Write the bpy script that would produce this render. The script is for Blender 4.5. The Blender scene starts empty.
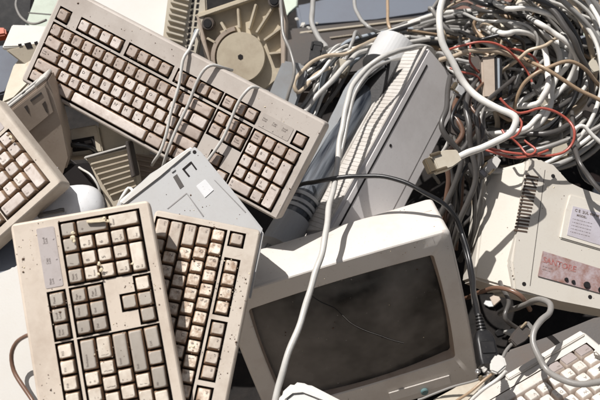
import bpy, bmesh, math, random
from mathutils import Vector, Matrix
random.seed(7)
R_ = math.radians
sc = bpy.context.scene
C = sc.collection

# ------------------------------------------------------------------ camera
PITCH = 40.0
CAM = Vector((0, 0, 1.7))
cd = bpy.data.cameras.new('camera'); cam = bpy.data.objects.new('camera', cd); C.objects.link(cam)
cd.sensor_width = 36; cd.lens = 48; cd.dof.use_dof = True; cd.dof.focus_distance = 1.15; cd.dof.aperture_fstop = 8; cd.clip_end = 500; cd.clip_start = .02
cam.location = CAM; cam.rotation_euler = (R_(90 - PITCH), 0, 0)
sc.camera = cam
CR = cam.rotation_euler.to_matrix()
CM = Matrix.Translation(CAM) @ CR.to_4x4()
FP = 800.0

def ray(px, py): return CR @ Vector(((px - 300) / FP, -(py - 200) / FP, -1))
def P(px, py, d): return CAM + ray(px, py) * d
def W(x, y, z): return (CR @ Vector((x, y, z))).normalized()

# ------------------------------------------------------------------ materials
def mk(name):
    m = bpy.data.materials.new(name); m.use_nodes = True
    nt = m.node_tree; return m, nt, nt.nodes, nt.links, nt.nodes['Principled BSDF']

def plastic(name, col, rough=.5, dirt=.35, dcol=(.16, .105, .07), scale=14, speck=.35, bump=.15, spec=.4, var=.10, coat=0, lo=.45, hi=.75):
    m, nt, N, L, b = mk(name)
    tc = N.new('ShaderNodeTexCoord'); oi = N.new('ShaderNodeObjectInfo')
    mul = N.new('ShaderNodeVectorMath'); mul.operation = 'SCALE'
    cb = N.new('ShaderNodeCombineXYZ')
    for i in range(3): L.new(oi.outputs['Random'], cb.inputs[i])
    L.new(cb.outputs[0], mul.inputs[0]); mul.inputs['Scale'].default_value = 7.3
    add = N.new('ShaderNodeVectorMath'); add.operation = 'ADD'
    L.new(tc.outputs['Object'], add.inputs[0]); L.new(mul.outputs[0], add.inputs[1])
    n1 = N.new('ShaderNodeTexNoise'); n1.inputs['Scale'].default_value = scale; n1.inputs['Detail'].default_value = 8; n1.inputs['Roughness'].default_value = .68
    L.new(add.outputs[0], n1.inputs['Vector'])
    r1 = N.new('ShaderNodeMapRange'); r1.inputs['From Min'].default_value = lo; r1.inputs['From Max'].default_value = hi
    r1.inputs['To Min'].default_value = dirt * .15; r1.inputs['To Max'].default_value = dirt
    L.new(n1.outputs['Fac'], r1.inputs['Value'])
    n2 = N.new('ShaderNodeTexNoise'); n2.inputs['Scale'].default_value = 330; n2.inputs['Detail'].default_value = 4
    L.new(add.outputs[0], n2.inputs['Vector'])
    r2 = N.new('ShaderNodeMapRange'); r2.inputs['From Min'].default_value = .62; r2.inputs['From Max'].default_value = .74
    r2.inputs['To Min'].default_value = 0; r2.inputs['To Max'].default_value = speck
    L.new(n2.outputs['Fac'], r2.inputs['Value'])
    n3 = N.new('ShaderNodeTexNoise'); n3.inputs['Scale'].default_value = 42; n3.inputs['Detail'].default_value = 6; n3.inputs['Roughness'].default_value = .75; n3.inputs['Distortion'].default_value = .6
    L.new(add.outputs[0], n3.inputs['Vector'])
    r3 = N.new('ShaderNodeMapRange'); r3.inputs['From Min'].default_value = .60; r3.inputs['From Max'].default_value = .70
    r3.inputs['To Min'].default_value = 0; r3.inputs['To Max'].default_value = min(.55, dirt * .9)
    L.new(n3.outputs['Fac'], r3.inputs['Value'])
    mx0 = N.new('ShaderNodeMath'); mx0.operation = 'MAXIMUM'; L.new(r1.outputs[0], mx0.inputs[0]); L.new(r3.outputs[0], mx0.inputs[1])
    mx = N.new('ShaderNodeMath'); mx.operation = 'MAXIMUM'; L.new(mx0.outputs[0], mx.inputs[0]); L.new(r2.outputs[0], mx.inputs[1])
    # value variation by object
    vr = N.new('ShaderNodeMapRange'); vr.inputs['To Min'].default_value = 1 - var; vr.inputs['To Max'].default_value = 1 + var
    L.new(oi.outputs['Random'], vr.inputs['Value'])
    hs = N.new('ShaderNodeHueSaturation'); hs.inputs['Color'].default_value = (*col, 1); L.new(vr.outputs[0], hs.inputs['Value'])
    mix = N.new('ShaderNodeMix'); mix.data_type = 'RGBA'
    L.new(mx.outputs[0], mix.inputs['Factor']); L.new(hs.outputs[0], mix.inputs['A']); mix.inputs['B'].default_value = (*dcol, 1)
    L.new(mix.outputs['Result'], b.inputs['Base Color'])
    rr = N.new('ShaderNodeMapRange'); rr.inputs['To Min'].default_value = rough; rr.inputs['To Max'].default_value = min(1, rough + .4)
    L.new(mx.outputs[0], rr.inputs['Value']); L.new(rr.outputs[0], b.inputs['Roughness'])
    b.inputs['Specular IOR Level'].default_value = spec
    if coat: b.inputs['Coat Weight'].default_value = coat
    if bump:
        bp = N.new('ShaderNodeBump'); bp.inputs['Strength'].default_value = bump; bp.inputs['Distance'].default_value = .0006
        L.new(n2.outputs['Fac'], bp.inputs['Height']); L.new(bp.outputs[0], b.inputs['Normal'])
    return m

M = {}
M['beigeA'] = plastic('aged_taupe_plastic', (.52, .475, .43), dirt=.5, scale=9)
M['beigeB'] = plastic('dusty_beige_plastic', (.62, .545, .46), dirt=.45, scale=16, dcol=(.23, .14, .085))
M['beigeC'] = plastic('pale_beige_plastic', (.58, .52, .445), dirt=.5, scale=20, dcol=(.22, .14, .09))
M['whiteE'] = plastic('bright_cream_plastic', (.55, .53, .49), dirt=.4, scale=16, dcol=(.3, .22, .16))
M['keyA'] = plastic('pinkish_grey_keycap', (.74, .68, .63), dirt=.6, scale=70, lo=.35, dcol=(.24, .15, .105), var=.12)
M['keyA2'] = plastic('taupe_keycap', (.55, .475, .42), dirt=.6, scale=70, lo=.35, dcol=(.2, .125, .09), var=.12)
M['keyB'] = plastic('cream_keycap', (.78, .71, .61), dirt=.55, scale=60, lo=.4, dcol=(.27, .17, .10), var=.1)
M['keyB2'] = plastic('grey_keycap', (.42, .38, .33), dirt=.3, scale=60, dcol=(.2, .14, .1), var=.1)
M['keyC'] = plastic('dirty_cream_keycap', (.78, .70, .59), dirt=.8, scale=110, lo=.4, hi=.62, dcol=(.26, .15, .085), var=.12)
M['keyC2'] = plastic('dirty_grey_keycap', (.52, .46, .39), dirt=.6, scale=90, lo=.4, dcol=(.2, .12, .08), var=.12)
M['keyE'] = plastic('white_keycap', (.60, .58, .54), dirt=.6, scale=70, dcol=(.33, .24, .18), var=.08)
M['keyE2'] = plastic('mid_grey_keycap', (.30, .26, .25), dirt=.3, scale=70, var=.1)
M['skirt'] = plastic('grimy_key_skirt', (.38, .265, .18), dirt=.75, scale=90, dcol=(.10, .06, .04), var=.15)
M['skirtE'] = plastic('light_key_skirt', (.55, .48, .42), dirt=.4, scale=90, dcol=(.25, .17, .12), var=.1)
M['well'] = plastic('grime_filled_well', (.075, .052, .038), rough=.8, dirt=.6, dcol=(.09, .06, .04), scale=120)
M['ink'] = plastic('legend_ink', (.16, .13, .115), dirt=.1, bump=0, var=0)
M['panelB'] = plastic('pinkish_silver_film', (.50, .455, .44), rough=.35, dirt=.3, scale=40)
M['monitor'] = plastic('cream_monitor_shell', (.69, .66, .615), rough=.45, dirt=.4, scale=11, dcol=(.30, .19, .13), speck=.4, lo=.5, hi=.8)
M['inner'] = plastic('bezel_reveal', (.42, .34, .28), dirt=.5, scale=30)
M['greycase'] = plastic('cool_grey_shell', (.66, .64, .635), rough=.5, dirt=.3, scale=10, dcol=(.26, .22, .2), lo=.5)
M['slatcase'] = plastic('cream_slats', (.56, .54, .51), dirt=.5, scale=30, dcol=(.25, .2, .15))
M['palegrey'] = plastic('pale_blue_grey_shell', (.47, .475, .475), rough=.38, dirt=.25, scale=14, dcol=(.3, .27, .24))
M['white'] = plastic('off_white_shell', (.54, .53, .50), rough=.4, dirt=.25, scale=12, dcol=(.42, .36, .3))
M['mouse'] = plastic('milky_mouse_shell', (.62, .63, .64), rough=.3, dirt=.15, scale=25)
M['cream'] = plastic('yellowed_cream_shell', (.56, .52, .43), dirt=.45, scale=14, dcol=(.28, .19, .11))
M['rightcase'] = plastic('warm_cream_shell', (.60, .57, .51), rough=.45, dirt=.35, scale=10, dcol=(.33, .25, .17), lo=.5, hi=.85)
M['browncase'] = plastic('brownish_shell', (.43, .36, .295), dirt=.5, scale=14)
M['greenpale'] = plastic('pale_green_sheet', (.50, .57, .48), dirt=.3, scale=12)
M['stand'] = plastic('brownish_cream_stand', (.52, .46, .35), dirt=.5, scale=16, dcol=(.16, .1, .06))
M['tan'] = plastic('tan_ribbed_plastic', (.50, .45, .36), dirt=.5, scale=18, dcol=(.2, .13, .08))
M['blue'] = plastic('dull_blue_paint', (.13, .15, .185), dirt=.6, scale=12, dcol=(.12, .12, .14))
M['darkgrey'] = plastic('dark_grey_shell', (.065, .06, .057), rough=.5, dirt=.4, scale=10)
M['slate'] = plastic('slate_grey_shell', (.27, .29, .305), rough=.6, spec=.25, dirt=.35, scale=20)
M['black'] = plastic('black_plastic', (.014, .014, .015), rough=.35, dirt=.25, dcol=(.05, .042, .036), scale=60)
M['hole'] = plastic('dark_recess', (.012, .010, .010), rough=.9, dirt=.3, dcol=(.03, .02, .02))
M['metal'] = plastic('dull_metal', (.42, .41, .40), rough=.3, dirt=.3, scale=40); M['metal'].node_tree.nodes['Principled BSDF'].inputs['Metallic'].default_value = .8
M['brass'] = plastic('tarnished_brass', (.26, .215, .15), rough=.35, dirt=.5, scale=90); M['brass'].node_tree.nodes['Principled BSDF'].inputs['Metallic'].default_value = .7
M['label'] = plastic('stained_label_film', (.40, .35, .365), rough=.4, dirt=.9, scale=60, dcol=(.22, .10, .07), lo=.36, hi=.62)
M['paper'] = plastic('lilac_paper_label', (.50, .475, .52), dirt=.3, scale=50)
M['red'] = plastic('red_print', (.28, .04, .035), dirt=.85, scale=260, lo=.35, hi=.6, dcol=(.36, .22, .2))
M['teal'] = plastic('teal_button', (.10, .19, .20), dirt=.3)
M['brownred'] = plastic('brown_red_board', (.22, .12, .095), dirt=.5, scale=20)
M['orange'] = plastic('orange_plastic', (.5, .09, .03), dirt=.2)
M['foam'] = plastic('yellow_foam', (.75, .66, .48), rough=.9, dirt=.3, scale=200, bump=.8)
CABC = {'white': (.74, .73, .69), 'light': (.56, .55, .52), 'grey': (.35, .345, .33), 'mid': (.25, .24, .225), 'beige': (.52, .43, .32), 'tan': (.36, .26, .17),
        'dark': (.075, .07, .066), 'black': (.013, .013, .014), 'red': (.38, .085, .06), 'brown': (.16, .09, .06), 'bluegrey': (.34, .38, .42)}
for k, v in CABC.items(): M['c_' + k] = plastic(k + '_cable_sheath', v, rough=.3, spec=.6, dirt=.4, scale=45, dcol=(v[0] * .4, v[1] * .36, v[2] * .33), var=.14, bump=.08, speck=.25)

def mat_screen():
    m, nt, N, L, b = mk('dusty_glass_painted_reflection')
    tc = N.new('ShaderNodeTexCoord')
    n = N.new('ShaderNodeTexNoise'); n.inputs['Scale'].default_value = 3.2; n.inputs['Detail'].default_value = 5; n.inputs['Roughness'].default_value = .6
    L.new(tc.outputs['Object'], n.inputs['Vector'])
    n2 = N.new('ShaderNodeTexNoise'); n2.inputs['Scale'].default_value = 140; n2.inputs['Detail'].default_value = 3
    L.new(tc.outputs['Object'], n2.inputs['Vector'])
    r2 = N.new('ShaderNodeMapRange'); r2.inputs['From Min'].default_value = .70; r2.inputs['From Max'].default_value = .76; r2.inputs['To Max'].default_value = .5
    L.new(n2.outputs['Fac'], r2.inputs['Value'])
    r = N.new('ShaderNodeMapRange'); r.inputs['From Min'].default_value = .47; r.inputs['From Max'].default_value = .72; r.inputs['To Max'].default_value = .6  # broad pale clouds paint a soft reflection on the glass, along with dust
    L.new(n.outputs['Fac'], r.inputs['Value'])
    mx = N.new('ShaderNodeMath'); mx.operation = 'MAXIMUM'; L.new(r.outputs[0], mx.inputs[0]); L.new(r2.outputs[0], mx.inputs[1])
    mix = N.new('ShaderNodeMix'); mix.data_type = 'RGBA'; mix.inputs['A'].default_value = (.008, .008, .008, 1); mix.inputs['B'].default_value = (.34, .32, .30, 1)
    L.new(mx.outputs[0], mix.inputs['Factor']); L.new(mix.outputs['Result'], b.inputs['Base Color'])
    rr = N.new('ShaderNodeMapRange'); rr.inputs['To Min'].default_value = .14; rr.inputs['To Max'].default_value = .5
    L.new(mx.outputs[0], rr.inputs['Value']); L.new(rr.outputs[0], b.inputs['Roughness'])
    b.inputs['Specular IOR Level'].default_value = .3
    return m
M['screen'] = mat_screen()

def mat_film():
    m, nt, N, L, b = mk('dark_blue_glossy_film')
    tc = N.new('ShaderNodeTexCoord'); mp = N.new('ShaderNodeMapping'); mp.inputs['Scale'].default_value = (1, 1, .1)
    L.new(tc.outputs['Object'], mp.inputs['Vector'])
    n = N.new('ShaderNodeTexNoise'); n.inputs['Scale'].default_value = 90; n.inputs['Detail'].default_value = 4
    L.new(mp.outputs[0], n.inputs['Vector'])
    cr = N.new('ShaderNodeValToRGB'); cr.color_ramp.elements[0].position = .4; cr.color_ramp.elements[0].color = (.010, .013, .02, 1)
    cr.color_ramp.elements[1].position = .72; cr.color_ramp.elements[1].color = (.16, .175, .195, 1)
    L.new(n.outputs['Fac'], cr.inputs[0]); L.new(cr.outputs[0], b.inputs['Base Color'])
    b.inputs['Roughness'].default_value = .22
    bp = N.new('ShaderNodeBump'); bp.inputs['Strength'].default_value = .3; bp.inputs['Distance'].default_value = .003
    L.new(n.outputs['Fac'], bp.inputs['Height']); L.new(bp.outputs[0], b.inputs['Normal'])
    return m
M['film'] = mat_film()

def mat_ground():
    m, nt, N, L, b = mk('gritty_soil_painted_shade')
    tc = N.new('ShaderNodeTexCoord')
    n = N.new('ShaderNodeTexNoise'); n.inputs['Scale'].default_value = 30; n.inputs['Detail'].default_value = 10
    L.new(tc.outputs['Object'], n.inputs['Vector'])
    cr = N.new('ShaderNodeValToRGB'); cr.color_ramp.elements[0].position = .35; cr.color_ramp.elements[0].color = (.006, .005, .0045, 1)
    cr.color_ramp.elements[1].position = .75; cr.color_ramp.elements[1].color = (.018, .014, .012, 1)  # near-black heap soil paints in the deep shade of the gaps
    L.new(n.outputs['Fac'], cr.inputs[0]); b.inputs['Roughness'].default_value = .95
    # unseen dusty earth round the heap, coloured pale to bounce warm light
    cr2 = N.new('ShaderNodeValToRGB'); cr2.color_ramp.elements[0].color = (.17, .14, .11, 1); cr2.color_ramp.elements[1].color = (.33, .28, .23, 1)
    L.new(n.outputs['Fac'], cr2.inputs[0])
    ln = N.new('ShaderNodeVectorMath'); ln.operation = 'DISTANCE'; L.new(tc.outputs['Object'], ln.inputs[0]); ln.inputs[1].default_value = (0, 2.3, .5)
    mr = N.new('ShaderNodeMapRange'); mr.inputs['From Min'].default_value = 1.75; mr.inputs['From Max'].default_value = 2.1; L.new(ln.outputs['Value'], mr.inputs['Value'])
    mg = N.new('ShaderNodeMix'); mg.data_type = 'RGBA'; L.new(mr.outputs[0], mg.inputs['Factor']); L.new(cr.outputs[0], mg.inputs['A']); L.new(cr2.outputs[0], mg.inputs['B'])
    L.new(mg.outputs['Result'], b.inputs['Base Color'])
    bp = N.new('ShaderNodeBump'); bp.inputs['Strength'].default_value = .8; bp.inputs['Distance'].default_value = .01
    L.new(n.outputs['Fac'], bp.inputs['Height']); L.new(bp.outputs[0], b.inputs['Normal'])
    return m
M['ground'] = mat_ground()

# ------------------------------------------------------------------ builders
def tag(o, label=None, cat=None, group=None, kind=None):
    if label: o['label'] = label
    if cat: o['category'] = cat
    if group: o['group'] = group
    if kind: o['kind'] = kind
    return o
def smooth(bm, ang=.6):
    for f in bm.faces: f.smooth = True
    for e in bm.edges:
        if len(e.link_faces) != 2 or e.calc_face_angle(0) > ang: e.smooth = False
def obj(name, bm, mats, parent=None, mw=None, sm=.6):
    bm.normal_update()
    if sm: smooth(bm, sm)
    me = bpy.data.meshes.new(name); bm.to_mesh(me); bm.free()
    if not isinstance(mats, (list, tuple)): mats = [mats]
    for m in mats: me.materials.append(M[m] if isinstance(m, str) else m)
    o = bpy.data.objects.new(name, me); C.objects.link(o)
    if parent: o.parent = parent
    if mw is not None: o.matrix_world = mw
    return o
def empty(name, mw, label, cat, group=None):
    o = bpy.data.objects.new(name, None); C.objects.link(o); o.empty_display_size = .02
    o.matrix_world = mw; return tag(o, label, cat, group)

class Fr:
    """a real plane in the world: origin, in-plane x axis, normal"""
    def __init__(s, px, py, d, n, px2=None, py2=None):
        s.o = P(px, py, d); s.n = W(*n)
        if px2 is None: px2, py2 = px + 50, py
        q = s.hit(px2, py2); s.x = (q - s.o).normalized(); s.y = s.n.cross(s.x)
        s.m = Matrix.Translation(s.o) @ Matrix((s.x, s.y, s.n)).transposed().to_4x4(); s.i = s.m.inverted()
    def hit(s, px, py, z=0):
        r = ray(px, py); k = (s.o + s.n * z - CAM).dot(s.n) / r.dot(s.n); return CAM + r * k
    def loc(s, px, py, z=0): return s.i @ s.hit(px, py, z)

def poly_bm(pts, z0, z1, bev=.0015, bm=None, seg=2):
    """prism over the 2-D outline pts between z0 (top) and z1 (bottom)"""
    own = bm is None
    b2 = bmesh.new()
    a = sum(pts[i][0] * pts[(i + 1) % len(pts)][1] - pts[(i + 1) % len(pts)][0] * pts[i][1] for i in range(len(pts)))
    if a < 0: pts = pts[::-1]
    top = [b2.verts.new((p[0], p[1], z0)) for p in pts]; bot = [b2.verts.new((p[0], p[1], z1)) for p in pts]
    n = len(pts); b2.faces.new(top); b2.faces.new(bot[::-1])
    for i in range(n): b2.faces.new((top[i], bot[i], bot[(i + 1) % n], top[(i + 1) % n]))
    if bev: bmesh.ops.bevel(b2, geom=[e for e in b2.edges], offset=bev, segments=seg, affect='EDGES', clamp_overlap=True)
    if own: return b2
    me = bpy.data.meshes.new('t'); b2.to_mesh(me); b2.free(); bm.from_mesh(me); bpy.data.meshes.remove(me); return bm
def rect(x0, y0, x1, y1): return [(x0, y0), (x1, y0), (x1, y1), (x0, y1)]
def box(x0, x1, y0, y1, z0, z1, bev=.001, bm=None): return poly_bm(rect(x0, y0, x1, y1), z1, z0, bev, bm)
def rrect(x0, y0, x1, y1, r, n=5):
    out = []
    for cx, cy, a0 in ((x1 - r, y0 + r, -90), (x1 - r, y1 - r, 0), (x0 + r, y1 - r, 90), (x0 + r, y0 + r, 180)):
        for i in range(n): a = R_(a0 + 90 * i / (n - 1)); out.append((cx + r * math.cos(a), cy + r * math.sin(a)))
    return out
def slab(name, fr, px, th, mat, bev=.002, parent=None, z=0, label=None, cat=None, group=None):
    pts = [fr.loc(x, y, z) for x, y in px]
    bm = poly_bm([(p.x, p.y) for p in pts], z, z - th, bev)
    if parent: return obj(name, bm, mat, parent)
    o = obj(name, bm, mat, None, fr.m); return tag(o, label, cat, group)
def cyl_bm(r, z0, z1, n=24, bev=.001, bm=None, cx=0, cy=0):
    return poly_bm([(cx + r * math.cos(2 * math.pi * i / n), cy + r * math.sin(2 * math.pi * i / n)) for i in range(n)], z1, z0, bev, bm)

def spline(pts, per=7):
    pts = [Vector(p) for p in pts]
    q = [pts[0] * 2 - pts[1]] + pts + [pts[-1] * 2 - pts[-2]]; out = []
    for i in range(1, len(q) - 2):
        a, b, c, d = q[i - 1:i + 3]
        n = max(3, min(per, int((c - b).length / .006)))
        for k in range(n):
            t = k / n
            out.append(.5 * ((2 * b) + (c - a) * t + (2 * a - 5 * b + 4 * c - d) * t * t + (3 * b - a - 3 * c + d) * t ** 3))
    out.append(pts[-1]); return out
def tube_bm(pts, r, sides=9, bm=None, caps=True):
    bm = bm or bmesh.new()
    t = (pts[1] - pts[0]).normalized(); u = t.orthogonal().normalized(); rings = []
    for i, p in enumerate(pts):
        t2 = (pts[min(i + 1, len(pts) - 1)] - pts[max(i - 1, 0)])
        t2 = t2.normalized() if t2.length > 1e-9 else t
        u = (u - t2 * u.dot(t2)).normalized(); v = t2.cross(u); t = t2
        rr = r[i] if isinstance(r, list) else r
        rings.append([bm.verts.new(p + u * rr * math.cos(2 * math.pi * k / sides) + v * rr * math.sin(2 * math.pi * k / sides)) for k in range(sides)])
    for a, b in zip(rings, rings[1:]):
        for k in range(sides): bm.faces.new((a[k], a[(k + 1) % sides], b[(k + 1) % sides], b[k]))
    if caps: bm.faces.new(rings[0][::-1]); bm.faces.new(rings[-1])
    return bm
def cable(px, r, mat, label, group=None, cat='cable', name='cable', per=8, sides=9):
    """px: list of (px,py,depth); becomes a real tube in the world"""
    w = [P(*p) for p in px]; o0 = sum(w, Vector()) / len(w)
    sp = spline([p - o0 for p in w], per); rc = random.Random(int(px[0][0] * 977 + px[-1][1] * 131)); ph = [rc.uniform(0, 6.28) for _ in range(6)]
    for i, q in enumerate(sp[1:-1]):
        k = i * .42; q += Vector((math.sin(k * .8 + ph[0]) + math.sin(k * 1.7 + ph[3]) * .5, math.sin(k * .7 + ph[1]), math.sin(k * .9 + ph[2]) + math.sin(k * 2.1 + ph[4]) * .4)) * r * .22
    rl = [r * (1 + .03 * math.sin(i * .8 + ph[5])) for i in range(len(sp))]
    o = obj(name, tube_bm(sp, rl, sides), 'c_' + mat if 'c_' + mat in M else mat, None, Matrix.Translation(o0), sm=1.2)
    return tag(o, label, cat, group)

_txt = {}
def text_mesh(s, size, bold=False):
    k = (s, size)
    if k in _txt: return _txt[k]
    cu = bpy.data.curves.new('t', 'FONT'); cu.body = s; cu.size = size; cu.resolution_u = 2; cu.space_line = .8
    if bold: cu.offset = size * .02
    o = bpy.data.objects.new('t', cu); C.objects.link(o)
    me = bpy.data.meshes.new_from_object(o.evaluated_get(bpy.context.evaluated_depsgraph_get()))
    bpy.data.objects.remove(o); _txt[k] = me; return me
def add_text(bm, s, size, x, y, z, mi=1, bold=False):
    me = text_mesh(s, size, bold); n0 = len(bm.verts); f0 = len(bm.faces)
    bm.from_mesh(me); bm.verts.ensure_lookup_table(); bm.faces.ensure_lookup_table()
    for v in bm.verts[n0:]: v.co += Vector((x, y, z))
    for f in bm.faces[f0:]: f.material_index = mi

# ------------------------------------------------------------------ keyboards
u = .01905; FR = 5.85
def layout(bigenter=False, iso=False):
    K = []
    def row(x, y, items):
        for it in items:
            if isinstance(it, (int, float)): x += it; continue
            s, w, g = it; K.append((x + w / 2, y, w, 1, s, g)); x += w
    row(0, FR, [('Esc', 1, 1), 1] + [('F%d' % i, 1, 0) for i in range(1, 5)] + [.5] + [('F%d' % i, 1, 1) for i in range(5, 9)] + [.5] + [('F%d' % i, 1, 0) for i in range(9, 13)] + [.25, ('Print\nScrn', 1, 1), ('Scroll\nLock', 1, 1), ('Pause', 1, 1)])
    row(0, 4.5, [('~\n`', 1, 0)] + [(c, 1, 0) for c in ('!\n1', '@\n2', '#\n3', '$\n4', '%\n5', '^\n6', '&\n7', '*\n8', '(\n9', ')\n0', '_\n-', '+\n=')] + [('Backspace', 2, 1), .25, ('Ins', 1, 1), ('Home', 1, 1), ('Page\nUp', 1, 1), .25, ('Num\nLock', 1, 1), ('/', 1, 1), ('*', 1, 1), ('-', 1, 1)])
    row(0, 3.5, [('Tab', 1.5, 1)] + [(c, 1, 0) for c in 'QWERTYUIOP'] + [('{\n[', 1, 0), ('}\n]', 1, 0), ('|\n\\', 1.5, 0), .25, ('Del', 1, 1), ('End', 1, 1), ('Page\nDown', 1, 1), .25, ('7\nHome', 1, 0), ('8', 1, 0), ('9\nPgUp', 1, 0)])
    row(0, 2.5, [('Caps\nLock', 1.75, 1)] + [(c, 1, 0) for c in 'ASDFGHJKL'] + [(':\n;', 1, 0), ('"\n\'', 1, 0), ('Enter', 2.25, 1), 3.5, ('4', 1, 0), ('5', 1, 0), ('6', 1, 0)])
    row(0, 1.5, ([('Shift', 1.25, 0), ('|\n\\', 1, 0)] if iso else [('Shift', 2.25, 1)]) + [(c, 1, 0) for c in 'ZXCVBNM'] + [('<\n,', 1, 0), ('>\n.', 1, 0), ('?\n/', 1, 0), ('Shift', 2.75, 1), 1.25, ('', 1, 1), 1.25, ('1\nEnd', 1, 0), ('2', 1, 0), ('3\nPgDn', 1, 0)])
    row(0, .5, ([('Ctrl', 1.25, 1), ('', 1.25, 1), ('Alt', 1.25, 1), ('', 6.25, 0), ('Alt', 1.25, 1), ('', 1.25, 1), ('', 1.25, 1), ('Ctrl', 1.25, 1)] if iso else [('Ctrl', 1.5, 1), ('', 1, 1), ('Alt', 1.5, 1), ('', 7, 0), ('Alt', 1.5, 1), ('', 1, 1), ('Ctrl', 1.5, 1)]) + [.25, ('', 1, 1), ('', 1, 1), ('', 1, 1), .25, ('0\nIns', 2, 0), ('.\nDel', 1, 0)])
    if bigenter: K.append((22, 3.5, 1, 1, '+', 1)); K.append((22, 2.5, 1, 1, '', 0)); K.append((22, 1, 1, 2, 'Enter', 1))
    else: K.append((22, 3, 1, 2, '+', 1)); K.append((22, 1, 1, 2, 'Enter', 0))
    return K
WELLS = [(0, 5.35, 1, 6.35), (2, 5.35, 6, 6.35), (6.5, 5.35, 10.5, 6.35), (11, 5.35, 15, 6.35), (15.25, 5.35, 18.25, 6.35),
         (0, 0, 15, 5), (15.25, 3, 18.25, 5), (16.25, 1, 17.25, 2), (15.25, 0, 18.25, 1), (18.5, 0, 22.5, 5)]
_key = {}
def key_mesh(w, h, leg, mtop, mskirt):
    k = (w, h, leg, mtop, mskirt)
    if k in _key: return _key[k]
    bm = bmesh.new(); W2 = w * u - .0014; H2 = h * u - .0014
    rings = []
    for z, ix, iyb, iyt, r in ((-.004, 0, 0, 0, .0014), (.0015, .0004, .0004, .0004, .0014), (.0066, .0015, .0018, .0011, .002), (.0078, .0021, .0025, .0017, .0022), (.0080, .0030, .0036, .0025, .0022)):
        rings.append([bm.verts.new((x, y, z - (.0004 * (1 - abs(x) / (W2 / 2)) if z > .0079 else 0))) for x, y in rrect(-W2 / 2 + ix, -H2 / 2 + iyb, W2 / 2 - ix, H2 / 2 - iyt, r, 4)])
    for ri, (a, b) in enumerate(zip(rings, rings[1:])):
        for i in range(len(a)):
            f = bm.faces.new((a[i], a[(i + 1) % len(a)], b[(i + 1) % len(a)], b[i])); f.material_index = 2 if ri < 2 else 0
    bm.faces.new(rings[-1])
    if leg:
        L = leg.split('\n'); x0 = -W2 / 2 + .0042
        if len(leg) == 1: add_text(bm, leg, .0062, x0, H2 / 2 - .0085, .0081)
        elif len(L) == 2 and max(map(len, L)) == 1:
            add_text(bm, L[0], .0050, x0, H2 / 2 - .0075, .0081); add_text(bm, L[1], .0050, x0, -H2 / 2 + .0050, .0081)
        elif len(L) == 2 and len(L[0]) == 1:
            add_text(bm, L[0], .0055, x0, H2 / 2 - .008, .0081); add_text(bm, L[1], .0030, x0, -H2 / 2 + .0052, .0081)
        else:
            for j, t in enumerate(L): add_text(bm, t, .0036, x0, H2 / 2 - .0068 - j * .0037, .0081)
    bm.normal_update(); smooth(bm, .9)
    me = bpy.data.meshes.new('key'); bm.to_mesh(me); bm.free()
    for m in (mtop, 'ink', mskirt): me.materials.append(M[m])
    _key[k] = me; return me

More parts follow.
